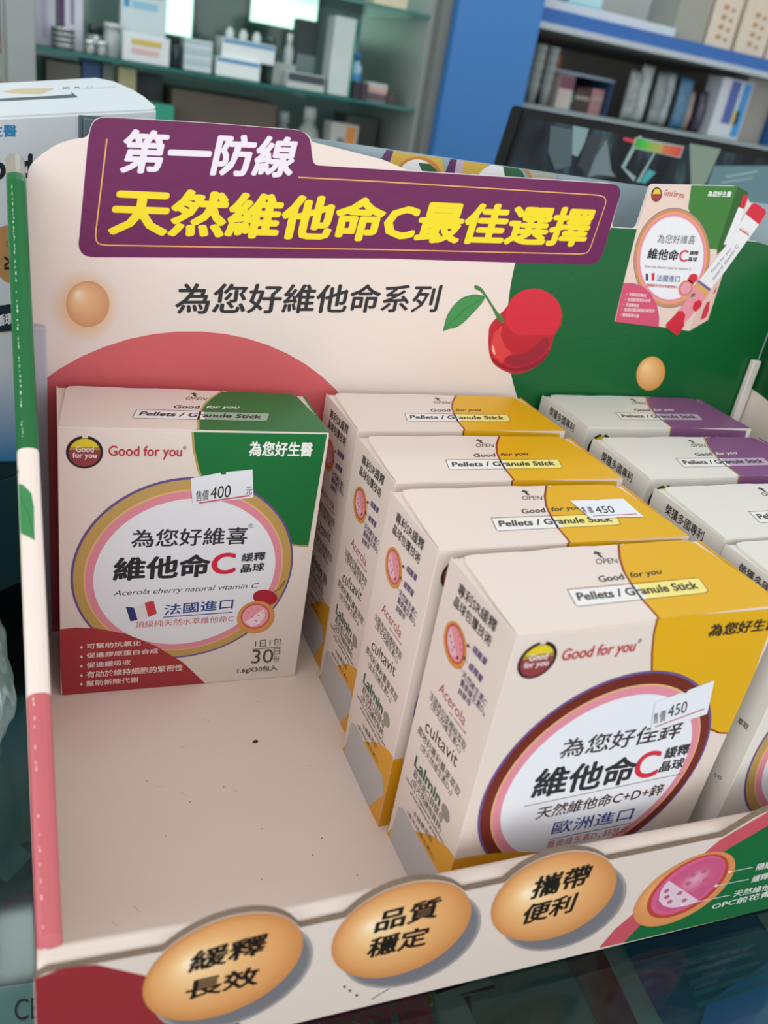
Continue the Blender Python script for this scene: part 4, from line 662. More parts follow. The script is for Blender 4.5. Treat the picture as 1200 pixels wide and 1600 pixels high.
def text_geo(s, bold):
    key = (s, bold)
    if key in _TC:
        return _TC[key]
    c = bpy.data.curves.new('lettering', 'FONT')
    c.body = s
    c.resolution_u = 5 if all(ord(q) < 256 for q in s) else 2
    o = bpy.data.objects.new('lettering', c)
    COL.objects.link(o)
    bpy.context.view_layer.update()
    me = bpy.data.meshes.new_from_object(o)
    vs = [(v.co.x, v.co.y) for v in me.vertices]
    fs = [tuple(p.vertices) for p in me.polygons]
    bpy.data.objects.remove(o)
    bpy.data.curves.remove(c)
    bpy.data.meshes.remove(me)
    x0, x1 = min(v[0] for v in vs), max(v[0] for v in vs)
    y0, y1 = min(v[1] for v in vs), max(v[1] for v in vs)
    if bold:
        # heavier strokes: the same outline laid down again, shifted a little each way
        dirs = [(1, 0), (-1, 0), (0, 1), (0, -1)] + ([(.7, .7), (-.7, .7), (.7, -.7), (-.7, -.7)] if bold > .028 else [])
        v0, f0 = list(vs), list(fs)
        vs = [(a, b, 0) for a, b in vs]
        for k, (dx, dy) in enumerate(dirs):
            b0 = len(vs)
            vs += [(a + dx * bold, b + dy * bold * .8, .35 * (k + 1)) for a, b in v0]
            fs += [tuple(i + b0 for i in f) for f in f0]
        x0, x1, y0, y1 = x0 - bold, x1 + bold, y0 - bold * .8, y1 + bold * .8
    vs = [((v[0] - x0) / (x1 - x0), (v[1] - y0) / max(1e-6, y1 - y0), v[2] if len(v) > 2 else 0) for v in vs]
    _TC[key] = (vs, fs)
    return _TC[key]


def clip(poly, r):
    def half(ps, ax, val, keep_less):
        out = []
        for i, b in enumerate(ps):
            a = ps[i - 1]
            ia = (a[ax] <= val) == keep_less or a[ax] == val
            ib = (b[ax] <= val) == keep_less or b[ax] == val
            if ia != ib:
                t = (val - a[ax]) / (b[ax] - a[ax])
                out.append((a[0] + t * (b[0] - a[0]), a[1] + t * (b[1] - a[1])))
            if ib:
                out.append(b)
        return out
    for ax, val, kl in ((0, r[0], False), (0, r[2], True), (1, r[1], False), (1, r[3], True)):
        if poly:
            poly = half(poly, ax, val, kl)
    return poly


def build_print(name, items, O, U, V, parent, rect=None, eps=0.00002, matl=None, foil=None):
    """One thin printed sheet: every shape a coloured polygon laid on the surface O + u*U + v*V (mm)."""
    O, U, V = Vector(O), Vector(U), Vector(V)
    N = U.cross(V).normalized()
    vs, fs, cols, mi = [], [], [], []

    def put(ps, lay):
        base = len(vs)
        for q in ps:
            vs.append(O + U * (q[0] / 1000) + V * (q[1] / 1000) + N * (eps * (lay + 1 + (q[2] if len(q) > 2 else 0))))
        return base

    def poly(ps, lay, c, f=0):
        if rect:
            ps = clip(ps, rect)
        if len(ps) < 3:
            return
        tri = tessellate_polygon([[Vector((q[0], q[1], 0)) for q in ps]])
        b = put(ps, lay)
        for t in tri:
            a1 = (ps[t[1]][0] - ps[t[0]][0]) * (ps[t[2]][1] - ps[t[0]][1]) - (ps[t[2]][0] - ps[t[0]][0]) * (ps[t[1]][1] - ps[t[0]][1])
            t = t if a1 > 0 else t[::-1]
            fs.append([b + i for i in t])
            cols.append([c] * 3)
            mi.append(f)

    for it in items:
        k = it[0]
        if k == 'P':
            poly(it[3], it[2], lin(it[1]), it[4])
        elif k == 'L':
            c, lay, wd, ps, f = lin(it[1]), it[2], it[3], it[4], it[5]
            h = wd / 2
            lefts, rights = [], []
            for i, q in enumerate(ps):
                a = ps[max(0, i - 1)]
                b = ps[min(len(ps) - 1, i + 1)]
                dx, dy = b[0] - a[0], b[1] - a[1]
                l = math.hypot(dx, dy) or 1
                lefts.append((q[0] - dy / l * h, q[1] + dx / l * h))
                rights.append((q[0] + dy / l * h, q[1] - dx / l * h))
            for i in range(len(ps) - 1):
                poly([rights[i], rights[i + 1], lefts[i + 1], lefts[i]], lay, c, f)
        elif k == 'T':
            tv, tf = text_geo(it[1], it[7])
            a, b, t, c, lay = it[2], it[3], it[4], lin(it[5]), it[6]
            ps = [(a[0] + x * (b[0] - a[0]) + y * (t[0] - a[0]), a[1] + x * (b[1] - a[1]) + y * (t[1] - a[1]), z) for x, y, z in tv]
            if rect:
                for fc in tf:
                    if all(rect[0] <= ps[i][0] <= rect[2] and rect[1] <= ps[i][1] <= rect[3] for i in fc):
                        base = put([ps[i] for i in fc], lay)
                        fs.append([base + i for i in range(len(fc))])
                        cols.append([c] * len(fc))
                        mi.append(0)
            else:
                base = put(ps, lay)
                for fc in tf:
                    fs.append([base + i for i in fc])
                    cols.append([c] * len(fc))
                    mi.append(0)
        elif k == 'G':
            lay, foc, ps, st = it[1], it[2], it[3], it[4]
            n = len(ps)
            for j in range(len(st) - 1):
                t0, t1 = st[j][0], st[j + 1][0]
                c0, c1 = lin(st[j][1]), lin(st[j + 1][1])
                for i in range(n):
                    p, q = ps[i], ps[(i + 1) % n]
                    qs = [(foc[0] + (p[0] - foc[0]) * t0, foc[1] + (p[1] - foc[1]) * t0), (foc[0] + (p[0] - foc[0]) * t1, foc[1] + (p[1] - foc[1]) * t1),
                          (foc[0] + (q[0] - foc[0]) * t1, foc[1] + (q[1] - foc[1]) * t1), (foc[0] + (q[0] - foc[0]) * t0, foc[1] + (q[1] - foc[1]) * t0)]
                    cc = [c0, c1, c1, c0]
                    if t0 == 0:
                        qs, cc = qs[:3], cc[:3]
                    a1 = (qs[1][0] - qs[0][0]) * (qs[2][1] - qs[0][1]) - (qs[2][0] - qs[0][0]) * (qs[1][1] - qs[0][1])
                    if a1 < 0:
                        qs, cc = qs[::-1], cc[::-1]
                    base = put(qs, lay)
                    fs.append([base + i for i in range(len(qs))])
                    cols.append(cc)
                    mi.append(0)
        elif k == 'V':
            base = put(it[2], it[1])
            fs.append([base + i for i in range(len(it[2]))][::-1])
            cols.append([lin(c) for c in it[3]][::-1])
            mi.append(0)
    me = bpy.data.meshes.new(name)
    me.from_pydata([tuple(v) for v in vs], [], fs)
    me.materials.append(matl or PRINT)
    me.materials.append(foil or FOIL)
    a = me.color_attributes.new('Col', 'FLOAT_COLOR', 'CORNER')
    flat = [x for cc in cols for c in cc for x in c]
    a.data.foreach_set('color', flat)
    me.polygons.foreach_set('material_index', mi)
    me.update()
    o = bpy.data.objects.new(name, me)
    COL.objects.link(o)
    o.parent = parent
    return o


def ellipse(c, r, a, k=1.0, n=72, grow=0.0):
    out = []
    for i in range(n):
        t = 2 * math.pi * i / n
        x, y = (r[0] * k + grow) * math.cos(t), (r[1] * k + grow) * math.sin(t)
        out.append((c[0] + x * math.cos(a) - y * math.sin(a), c[1] + x * math.sin(a) + y * math.cos(a)))
    return out


def soften(ps, d, closed=True, it=3):
    # cut every corner a little so outlines read as round
    for _ in range(it):
        out = []
        n = len(ps)
        for i in range(n):
            if not closed and i in (0, n - 1):
                out.append(ps[i])
                continue
            b = ps[i]
            for q in (ps[i - 1], ps[(i + 1) % n]):
                l = math.hypot(q[0] - b[0], q[1] - b[1]) or 1
                t = min(d, 0.25 * l) / l
                out.append((b[0] + (q[0] - b[0]) * t, b[1] + (q[1] - b[1]) * t))
        ps = out
        d *= 0.5
    return ps


def recolor(items, table):
    out = []
    for it in items:
        it = list(it)
        for i, v in enumerate(it):
            if isinstance(v, str) and v in table:
                it[i] = table[v]
        out.append(tuple(it))
    return out


# ---------------------------------------------------------------- the setting
WALL = mat('pale_grey_wall', 'b8c2be', 0.8, noise=0.05, nscale=6)
struct(box('wall_back', -1.5, 4.0, 1.86, 1.9, -1.0, 2.0, WALL))
struct(box('wall_left', -1.54, -1.5, 1.0, 1.9, -1.0, 2.0, WALL))
struct(box('floor', -1.5, 4.0, -1.5, 1.9, -1.02, -1.0, mat('grey_floor_tile', '6e726f', 0.5, noise=0.1, nscale=8)))

# ---------------------------------------------------------------- glass shop counter
counter = thing('shop_counter', 'dark green tinted glass shop counter that carries the cardboard display', 'counter', (0.3, 0, -1.0))


def at_counter(o):
    o.parent = counter
    o.matrix_parent_inverse = Matrix.Translation((-0.3, 0, 1.0))
    return o


CZ = -0.0045
at_counter(box('glass_top', -0.6, 1.3, -0.55, 0.62, CZ - 0.006, CZ, glass_mat('green_tinted_glass', 'dcecea', 0.05, 1.3)))
at_counter(box('lower_shelf', -0.59, 1.29, -0.54, 0.61, -0.115, -0.105, mat('dark_shelf', '2c3836', 0.6, noise=0.3, nscale=9)))
at_counter(box('counter_base', -0.6, 1.3, -0.54, 0.62, -1.0, -0.116, mat('counter_base_grey', '4a5452', 0.5)))
for sx in (-0.598, 1.29):
    at_counter(box('side_glass', sx, sx + 0.008, -0.55, 0.62, -0.1049, CZ - 0.0061, glass_mat('clear_side_glass', 'd8e4e2')))


# flat papers lying on the shelf under the glass
def paper(name, pts, col, z, label, extra, cat='paper'):
    bm = bmesh.new()
    extrude_poly(bm, [(a / 1000, b / 1000) for a, b in pts], lambda a, b: (a, b, z), (0, 0, 0.0006))
    o = obj_bm(name, bm, mat(name + '_' + col, col, 0.5, noise=0.08, nscale=25))
    tag(o, label, cat)
    if extra:
        build_print('printed_sheet', extra, (0, 0, z + 0.0006), (1, 0, 0), (0, 1, 0), o, eps=0.0001)
    return o


gl = ART['glass']
gP = [i for i in gl if i[0] == 'P']
gT = [i for i in gl if i[0] != 'P']
paper('blue_poster', gP[0][3], '24608c', -0.1015, 'dark blue poster under the counter glass at bottom right', [gP[1]] + [i for i in gT if i[0] == 'L'], 'poster')
paper('beige_card', gP[2][3], 'a8aca0', -0.1006, 'small beige card beside the blue poster under the glass', None)
paper('teal_sheet', gP[3][3], '7ca29e', -0.1022, 'narrow teal paper strip along the left edge of the blue poster', None)
paper('brown_sheet', gP[4][3], '5a484a', -0.1029, 'dark brown paper strip under glass left of the teal strip', None)
paper('green_sheet', gP[5][3], '64807a', -0.1036, 'dark green sheet under the glass below the middle of the display', [gP[6], gP[9]])
paper('sale_flyer', gP[7][3], '84948e', -0.1043, 'grey flyer with big red characters under the glass', [gP[8]] + [i for i in gT if i[0] == 'T'], 'flyer')
gL = ART['glassL']
paper('letter_sheet', gL[0][3], 'c8dede', -0.1030, 'pale sheet reading CE under the glass at bottom left corner', [gL[1]], 'paper')
paper('murky_sheet', gL[2][3], '6a7c78', -0.1040, 'murky grey green sheet under glass left of the display wall', None)
paper('wrinkled_sheet', gL[3][3], '34484a', -0.1048, 'dark wrinkled sheet with red mark under glass near bottom left', [gL[4], gL[5]])

# ---------------------------------------------------------------- the cardboard display tray
tray = thing('display_tray', 'cream and green cardboard display tray with purple header banner', 'display', (0.19, -0.06, 0))


def tp(o):
    o.parent = tray
    o.matrix_parent_inverse = Matrix.Translation((-0.19, 0.06, 0))
    return o


XR = 0.3995
ft = tp(box('tray_floor', -0.0075, XR, -0.166, 0.0495, -0.0035, -0.0001, FLOORCREAM))
specks = []
for (x, y, r) in [(79.3, -46.5, 1.5), (45, -75, .35), (92, -105, .4), (86, -112, .4), (60, -70, .3), (30, -60, .3), (70, -95, .3), (33, -90, .25), (100, -125, .35), (64, -118, .3)]:
    specks.append(('P', '3a2c26', 0, ellipse((x, y), (r, r * .7), random.random(), n=9), 0))
for k in range(9):
    x, y = random.uniform(5, 105), random.uniform(-135, -15)
    ps = [(x, y)]
    an = random.random() * 6
    for j in range(4):
        an += random.uniform(-1, 1)
        ps.append((ps[-1][0] + math.cos(an) * .9, ps[-1][1] + math.sin(an) * .9))
    specks.append(('L', 'a08c80', 0, .14, ps, 0))
build_print('floor_specks', specks, (0, 0, -0.0001), (1, 0, 0), (0, 1, 0), ft)['kind'] = 'stuff'

# back panel with its cut-out header
PY = 0.050
out = [(a / 1000, b / 1000) for a, b in PANEL_OUT]
out = [(XR, 0.2222), (0.389, 0.2225)] + soften(out, 0.0012, False) + [(-0.0073, 0.214), (-0.0073, -0.003), (XR, -0.003)]
bm = bmesh.new()
fr, side = extrude_poly(bm, out, lambda a, b: (a, PY, b), (0, 0.002, 0))
for f in side:
    f.material_index = 1
bp_ = tp(obj_bm('back_panel', bm, [BOARDCREAM, mat('white_board_edge', 'd8d2cc', 0.6)]))
pn = [(i[0], i[1], i[2], soften(i[3], 1.2), i[4]) if i[0] == 'P' and len(i[3]) > 9 else (i[0], i[1], i[2], i[3], soften(i[4], 1.2, False), i[5]) if i[0] == 'L' else i for i in ART['panel']]
rc, gc = RC, GC
red = [(rc[0] + rc[2] * math.cos(t / 60 * math.pi * 2), rc[1] + rc[2] * math.sin(t / 60 * math.pi * 2)) for t in range(60)]
red = clip(red, (-7.3, 0, 400, 300))
arc = []
t0, t1 = math.asin((203 - gc[1]) / gc[2]), math.asin((125 - gc[1]) / gc[2])
for k in range(25):
    t = t0 + (t1 - t0) * k / 24
    arc.append((gc[0] - gc[2] * math.cos(t), gc[1] + gc[2] * math.sin(t)))
green = arc + [(arc[-1][0] + 8, 90), (262, 0), (399.4, 0), (399.4, 222.1), (389, 222.4)] + [(a, b - 0.1) for a, b in PANEL_OUT[:3]] + [(320, 222.0), PANEL_OUT[11], (267.6, 222.4), (262, 205)]
pn = [('P', 'c85e62', 0, red, 0), ('P', '125c2e', 0, green, 0)] + pn
build_print('panel_print', pn, (0, PY, 0), (1, 0, 0), (0, 0, 1), bp_, matl=GLOSSY)
build_print('product_picture', ART['product'], (0, PY, 0), (1, 0, 0), (0, 0, 1), bp_, matl=GLOSSY)

# left side wall: sloping rolled top edge
def side_profile(y):
    return 0.045 + 0.857 * (y + 0.165)


def side_wall(name, x0, x1, colfn, m):
    ys = [-0.1665 + i * (0.0498 + 0.1665) / 60 for i in range(61)]
    sec = []
    wd = x1 - x0
    nseg = 6
    for k in range(nseg + 1):
        t = math.pi * k / nseg
        sec.append((x0 + wd / 2 - wd / 2 * math.cos(t), -0.0016 * (1 - math.sin(t)) if 0 < k < nseg else -0.0022))
    vs, fs, cols = [], [], []
    for y in ys:
        z = side_profile(y)
        if y > 0.036:
            z = side_profile(0.036) + (y - 0.036) * 0.45
        if y < -0.162:
            z -= 0.0015
        ring = [(x0, y, -0.0035)] + [(x, y, z + dz) for x, dz in sec] + [(x1, y, -0.0035)]
        vs += ring
    n = nseg + 3
    for i in range(len(ys) - 1):
        for k in range(n):
            a, b = i * n + k, i * n + (k + 1) % n
            fs.append([a, b, b + n, a + n])
            cols.append(colfn((ys[i] + ys[i + 1]) / 2, k))
    fs.append(list(range(n)))
    cols.append(colfn(-0.16, 0))
    fs.append(list(range((len(ys) - 1) * n, len(ys) * n))[::-1])
    cols.append(colfn(0.05, 0))
    o = obj(name, vs, fs, m, cols=cols)
    return tp(o)


def lcol(y, k):
    if y > 0.0405:
        return lin('8e887c')
    if k >= 7:
        return lin('b8555a') if (y > -0.03) else lin('cfbdb2')
    if y > -0.0478:
        return lin('11602f')
    if y > -0.109:
        return lin('dccfc6')
    return lin('b86066')


lw = side_wall('left_side_wall', -0.0148, -0.0080, lcol, GLOSSY)
wtp = [i for i in ART['wall_top'] if not (i[0] == 'P' and i[1] in ('16703a', 'c66068'))]
build_print('leaf_print', wtp, (0, 0, side_profile(0) + 0.0001), (1, 0, 0), (0, 1, 0.857), lw, rect=(-14.7, -200, -8.15, 60))


glints = []  # reflected glints along the cracked fold, painted as pale dashes
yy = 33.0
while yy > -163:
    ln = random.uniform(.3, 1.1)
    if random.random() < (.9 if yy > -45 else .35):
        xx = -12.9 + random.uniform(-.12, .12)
        glints.append(('L', 'd8e4dc' if yy > -48 else 'f0e4e0', 0, random.uniform(.1, .28), [(xx, yy), (xx, yy - ln)], 0))
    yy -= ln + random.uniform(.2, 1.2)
wp = build_print('crease_wear', glints, (0, 0, side_profile(0) + 0.00005), (1, 0, 0), (0, 1, 0.857), lw)
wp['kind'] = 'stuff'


def rcol(y, k):
    return lin('0e4a24')


rw = side_wall('right_side_wall', 0.4000, 0.4065, rcol, GLOSSY)
cr = [('P', 'd8ccc2', 0, clip(ellipse((-60, 62), (110, 78), 0.0, n=60), (-49, 0, 160, 160)), 0)]
build_print('side_print', cr, (0.4000, 0, 0), (0, -1, 0), (0, 0, 1), rw)
for x0, nm in ((-0.0073, 'corner_tab'), (0.3925, 'corner_tab')):
    bm = bmesh.new()
    add_box(bm, x0, x0 + 0.0058, 0.0455, 0.0492, 0.0005, 0.1575, 0.0007, 2)
    tp(obj_bm(nm, bm, GREYBOARD if x0 < 0 else mat('white_board_edge', 'd8d2cc', 0.6)))

# front lip: rolled inner board and printed corrugated front board with the token bumps
LK = -0.038
lang = math.atan(LK)
lipx = thing('front_panel', '', '', (0, -0.1695, 0), lang)
del lipx['label'], lipx['category']
bpy.data.objects.remove(lipx)
LU = Vector((math.cos(lang), math.sin(lang), 0))
LN = Vector((math.sin(lang), -math.cos(lang), 0))
LO = Vector((0, -0.1695, 0))


def lp(s, z, d=0.0):
    return LO + LU * s + Vector((0, 0, z)) - LN * d


def lipz(s):
    pts = [(-0.02, 0.0478), (0.017, 0.0468), (0.057, 0.0450), (0.112, 0.0468), (0.166, 0.0480), (0.2165, 0.0485), (0.228, 0.056), (0.235, 0.0586), (0.41, 0.0586)]
    for (a, b), (c, d) in zip(pts, pts[1:]):
        if s <= c:
            return b + (d - b) * (s - a) / (c - a)
    return pts[-1][1]


toks = [[i[3] for i in ART['token'] if i[0] == 'G'][k] for k in range(3)]


def tok_top(s):
    best = 0
    for tk in toks:
        n = len(tk)
        for i in range(n):
            a, b = tk[i], tk[(i + 1) % n]
            a0, b0 = a[0] / 1000, b[0] / 1000
            if min(a0, b0) <= s <= max(a0, b0) and abs(a0 - b0) > 1e-9:
                z = (a[1] + (b[1] - a[1]) * (s - a0) / (b0 - a0)) / 1000
                best = max(best, z)
    return best


S0, S1 = -0.0158, 0.4075
top = []
N_ = 420
for i in range(N_ + 1):
    s = S0 + (S1 - S0) * i / N_
    z = lipz(s)
    if s < S0 + 0.003:
        z -= (S0 + 0.003 - s) * 0.7
    top.append((s, max(z, tok_top(s) + 0.0004)))
bm = bmesh.new()
outl = top[::-1] + [(S0, -0.0035), (S1, -0.0035)]
fr, side = extrude_poly(bm, outl, lambda a, b: lp(a, b), -LN * 0.0022)
for f in side:
    f.material_index = 1
fp = tp(obj_bm('front_panel', bm, [mat('cream_front_board', 'd6cac2', 0.33, noise=0.02), KRAFT]))
build_print('front_print', ART['lip'] + ART['lipart'], LO, LU, (0, 0, 1), fp, rect=(S0 * 1000 + .2, -3.4, S1 * 1000 - .2, 58.4), matl=attr_mat('front_ink', 0.3))
build_print('token_print', ART['token'], LO, LU, (0, 0, 1), fp, matl=attr_mat('front_ink', 0.3))
# pink and green stripe reaches the raised part of the board
# white fold of the lip behind the board
sec = []
for k in range(9):
    t = math.pi / 2 * k / 8
    sec.append((0.0072 + 0.0032 * math.sin(t), -0.0004 - 0.0036 * (1 - math.cos(t))))
prof = [(0.00225, -0.0034), (0.00225, -0.0016), (0.0035, -0.0002)] + sec + [(0.0104, -0.0034)]
vs, fs = [], []
ns = 150
for i in range(ns + 1):
    s = -0.0150 + (0.3985 + 0.0150) * i / ns
    zz = min(lipz(s), 0.0485) - 0.0003
    for j, (d, dz) in enumerate(prof):
        base = j == 0 or j == len(prof) - 1
        v = lp(s, 0.0 if base else zz + dz, d)
        vs.append(v if not base else Vector((v.x, v.y, 0.0)))
n = len(prof)
for i in range(ns):
    for k in range(n - 1):
        fs.append([i * n + k, i * n + k + 1, (i + 1) * n + k + 1, (i + 1) * n + k])
fs.append(list(range(n))[::-1])
fs.append(list(range(ns * n, ns * n + n)))
tp(obj('folded_lip', vs, fs, mat('white_lip_board', 'd8cbc0', 0.3, bump=0.15, bscale=200), smooth=True))

# ---------------------------------------------------------------- vitamin cartons
H_MM, W_MM, D_MM = BH * 1000, BW * 1000, BD * 1000
SKIN = {'cream': CREAM, 'white': WHITECARD, 'greenbox': mat('warm_white_card', 'dcd1c8', 0.4, noise=0.02)}
LID_BACK = [(9, D_MM - .1), (26, D_MM - .1), (29, D_MM - .5), (36, D_MM - .1), (42, D_MM + .5), (55, D_MM + .4), (60, D_MM - .1), (W_MM - 12, D_MM - .1)]
LID = [(0.25, 0), (W_MM - .25, 0), (W_MM - .5, 6), (W_MM - 1.6, 22), (W_MM - 4.2, D_MM - 3), (W_MM - 6, D_MM - .8)] + LID_BACK[::-1] + [(5.2, D_MM - .8), (3.8, D_MM - 3.5), (2.6, D_MM * .6), (1.3, D_MM * .28), (0.75, 3)]
_base = {}


def ring_items(ringcol, foil, inner_col='dfe3ea'):
    c, r, a = ELL
    ci, ri, ai = ELLIN
    mix = lambda t: (c[0] + (ci[0] - c[0]) * t, c[1] + (ci[1] - c[1]) * t)
    mr = lambda t: (r[0] + (ri[0] - r[0]) * t, r[1] + (ri[1] - r[1]) * t)
    out = []
    for k, (t, col, f) in enumerate([(0.0, '64508c', 0), (.11, ringcol, foil), (.56, 'dcb078', 0), (.64, 'd98a9a', 0), (1.0, inner_col, 0)]):
        out.append(('P', col, 3 if k == 0 else 3 + k * .4, ellipse(mix(t), mr(t), a), f))
    return out


def carton(kind, loc, rz, label, group, extra=None):
    if kind in _base:
        r = _base[kind].copy()
        COL.objects.link(r)
        for ch in list(_base[kind].children):
            if ch.name.startswith('price'):
                continue
            c = ch.copy()
            COL.objects.link(c)
            c.parent = r
            for g in list(ch.children):
                d = g.copy()
                COL.objects.link(d)
                d.parent = c
        r.location = loc
        r.rotation_euler = (0, 0, rz)
        tag(r, label, 'box', group)
        return r
    root = thing('vitamin_carton', label, 'box', loc, rz, group)
    skin = SKIN['white' if kind == 'white' else 'greenbox' if kind == 'green' else 'cream']
    bm = bmesh.new()
    add_box(bm, 0, BW, 0, BD, 0, BH - 0.0011, 0.0003, 2)
    for x0 in (0.00002, BW - 0.00042):
        add_box(bm, x0, x0 + 0.0004, 0.0006, BD - 0.0004, BH - 0.0014, BH - 0.0003)
    for f in bm.faces:
        c_ = f.calc_center_median()
        if c_.x > 0.072 and c_.z > BH - 0.0016:
            f.material_index = 1
    body = obj_bm('carton_body', bm, [skin, mat('card_corner_' + kind, {'yellow': 'd8a60a', 'green': '0f6b35', 'white': '80507c'}[kind], 0.4)], root)
    bm = bmesh.new()
    extrude_poly(bm, [(a / 1000, b / 1000) for a, b in LID], lambda a, b: (a, b, BH), (0, 0, -0.0011))
    e = [x for x in bm.edges if all(abs(v.co.y) < 1e-6 and abs(v.co.z - BH) < 1e-6 for v in x.verts)]
    bmesh.ops.bevel(bm, geom=e, offset=0.0004, segments=2, affect='EDGES')
    lid = obj_bm('lid_flap', bm, skin, root)
    pc = {'yellow': 'd8a60a', 'green': '0f6b35', 'white': '80507c'}[kind]
    lc = {'yellow': '8a3a26', 'green': 'b09a58', 'white': 'a89058'}[kind]
    rect = (0.12, 0.1, W_MM - .12, H_MM - .02)
    front = []
    if kind == 'green':
        front += ART['G_front']
        front += ring_items('c2a25e', 1)
    else:
        front += recolor(ART['Y_patch'] if kind == 'yellow' else ART['Y_patch'][:3], {'d8a60a': pc, '8a3a26': lc, '2e2820': '2e2820' if kind == 'yellow' else 'e6eae6'})
        front += ring_items('7a2c20' if kind == 'yellow' else 'c2a25e', 1)
        front += ART['D_front']
    front += ART['logo']
    front = recolor(front, {'dccfc6': {'yellow': 'dccfc6', 'green': 'dcd1c8', 'white': 'd8d6ce'}[kind]})
    build_print('front_print', front, (0, 0, 0), (1, 0, 0), (0, 0, 1), body, rect=rect)
    if kind == 'yellow':
        side_i = ART['Y_side']
    elif kind == 'white':
        side_i = ART['W_side'] + ART['W_side2']
    else:
        side_i = []
    if side_i:
        build_print('side_print', side_i, (0, BD, 0), (0, -1, 0), (0, 0, 1), body, rect=(0.15, 0.1, D_MM - .1, H_MM - 1.3))
    tpw = recolor(ART['top_patch'], {'d8a60a': pc})
    # keep the patch on the lid flap
    patch = tpw[0]
    li = [(a, b) for a, b in LID]
    edge = patch[3][:9]
    edge = [(a, min(max(b, 0.02), D_MM - .15)) for a, b in edge]
    right = [(W_MM - .3, 0.03), (W_MM - .55, 6), (W_MM - 1.65, 22), (W_MM - 4.3, D_MM - 3), (W_MM - 6.1, D_MM - .9), (W_MM - 12, D_MM - .15)]
    top_i = [('P', pc, 0, edge + [(edge[-1][0] + .2, 0.02)] + right, 0)] + recolor(ART['top_line'], {'8a3a26': lc}) + ART['top_text'] + ART['top_box'] \
        + recolor(ART['top_box2'], {'e8de8a': {'yellow': 'e8dc80', 'green': '8fae98', 'white': 'b9a2bc'}[kind]}) + recolor(ART['top_foryou'], {'33302e': '33302e' if kind == 'yellow' else 'dfe2dc'})
    build_print('top_print', top_i, (0, 0, BH), (1, 0, 0), (0, 1, 0), lid, rect=(0.3, 0.01, W_MM - .3, D_MM - .1))
    if kind == 'yellow':
        # the yellow colour of the patch also covers the corner of the foot
        pass
    _base[kind] = root
    return root


def sticker(parent, key, O, U, V):
    items = ART[key]
    quad = items[0][1]
    O, U, V = Vector(O), Vector(U), Vector(V)
    N = U.cross(V).normalized()
    bm = bmesh.new()
    extrude_poly(bm, quad, lambda a, b: O + U * (a / 1000) + V * (b / 1000) + N * 0.00030, N * 0.00018)
    s = obj_bm('price_sticker', bm, mat('white_label_paper', 'dde3ea', 0.5), parent)
    s['label'] = 'white torn-edge price sticker'
    build_print('price_print', items[1:], O + N * 0.0005, U, V, s)


def pos(k):
    return (POSE[k][0], POSE[k][1], 0.0), POSE[k][2]


gb = carton('green', *pos('G'), 'cream and green carton standing alone at the left, priced 400', None)
sticker(gb, 'G_sticker', (0, 0, 0), (1, 0, 0), (0, 0, 1))
YG, WG = 'yellow cornered cartons in the middle row', 'purple cornered white cartons in the right row'
ya = carton('yellow', *pos('A'), 'yellow cornered carton at the very back of the middle row, against the panel', YG)
yb = carton('yellow', *pos('B'), 'yellow cornered carton second from the back, just behind the one with a top sticker', YG)
yc = carton('yellow', *pos('C'), 'yellow cornered carton with the 450 price sticker on its top', YG)
sticker(yc, 'C_sticker', (0, 0, BH), (1, 0, 0), (0, 1, 0))
yd = carton('yellow', *pos('D'), 'frontmost yellow cornered carton, its front face fully seen behind the lip', YG)
sticker(yd, 'D_sticker', (0, 0, 0), (1, 0, 0), (0, 0, 1))
carton('white', *pos('E'), 'white carton with purple corner at the back of the right row, under the egg pellet', WG)
carton('white', *pos('F'), 'white and purple carton second from the back in the right row', WG)
carton('white', *pos('g'), 'white carton third from the back in the right row, cut by the frame', WG)
carton('white', *pos('H'), 'frontmost white carton at the right edge with gold ringed oval', WG)

# ---------------------------------------------------------------- second header board behind the display
hb = thing('header_board', 'pale blue grey header board of another display behind the purple banner', 'display', (0.27, 0.08, CZ))


def under(root, o):
    o.parent = root
    o.matrix_parent_inverse = Matrix.Translation(root.location).inverted() if root.rotation_euler.z == 0 else (Matrix.Translation(root.location) @ Matrix.Rotation(root.rotation_euler.z, 4, 'Z')).inverted()
    return o


hpanel = under(hb, box('board', 0.085, 0.47, 0.08, 0.083, CZ, 0.2415, mat('blue_grey_gloss_board', '8fa3ac', 0.15, noise=0.12, nscale=8)))
build_print('board_print', ART['acr'], (0, 0.08, 0), (1, 0, 0), (0, 0, 1), hpanel, rect=(86, 150, 469, 241.3))
under(hb, box('support_foot', 0.10, 0.46, 0.0835, 0.12, CZ, CZ + 0.004, GREYBOARD))

# ---------------------------------------------------------------- big white carton behind the left wall
wb = thing('large_white_carton', 'large white carton with blue lower half behind the left wall of the display', 'box', (WB[0][0] / 1000, WB[0][1] / 1000, 0.0), WB[2])
WZ = WB[0][2] / 1000
WB_BOT = 0.0735
WM = mat('cool_white_card', 'd0d8dc', 0.4, noise=0.02)
wo = [(a / 1000, b / 1000) for a, b in WOUT]
wo = [(-0.06, 0.0)] + [(max(a, -0.06), b) for a, b in wo[1:]]
wo = wo[:-1] + [(0.05, 0.082), (-0.06, 0.072)]
vs = []
for a, b in wo:
    vs.append((a, b, WB_BOT))
for a, b in wo:
    vs.append((a, b, WZ + WB[1] * a))
n = len(wo)
bm = bmesh.new()
bv = [bm.verts.new(v) for v in vs]
bm.faces.new(bv[:n][::-1])
bm.faces.new(bv[n:])
for i in range(n):
    bm.faces.new([bv[i], bv[(i + 1) % n], bv[n + (i + 1) % n], bv[n + i]])
bmesh.ops.bevel(bm, geom=[e for e in bm.edges], offset=0.0012, segments=3, affect='EDGES')
cb = obj_bm('carton_body', bm, WM, wb)
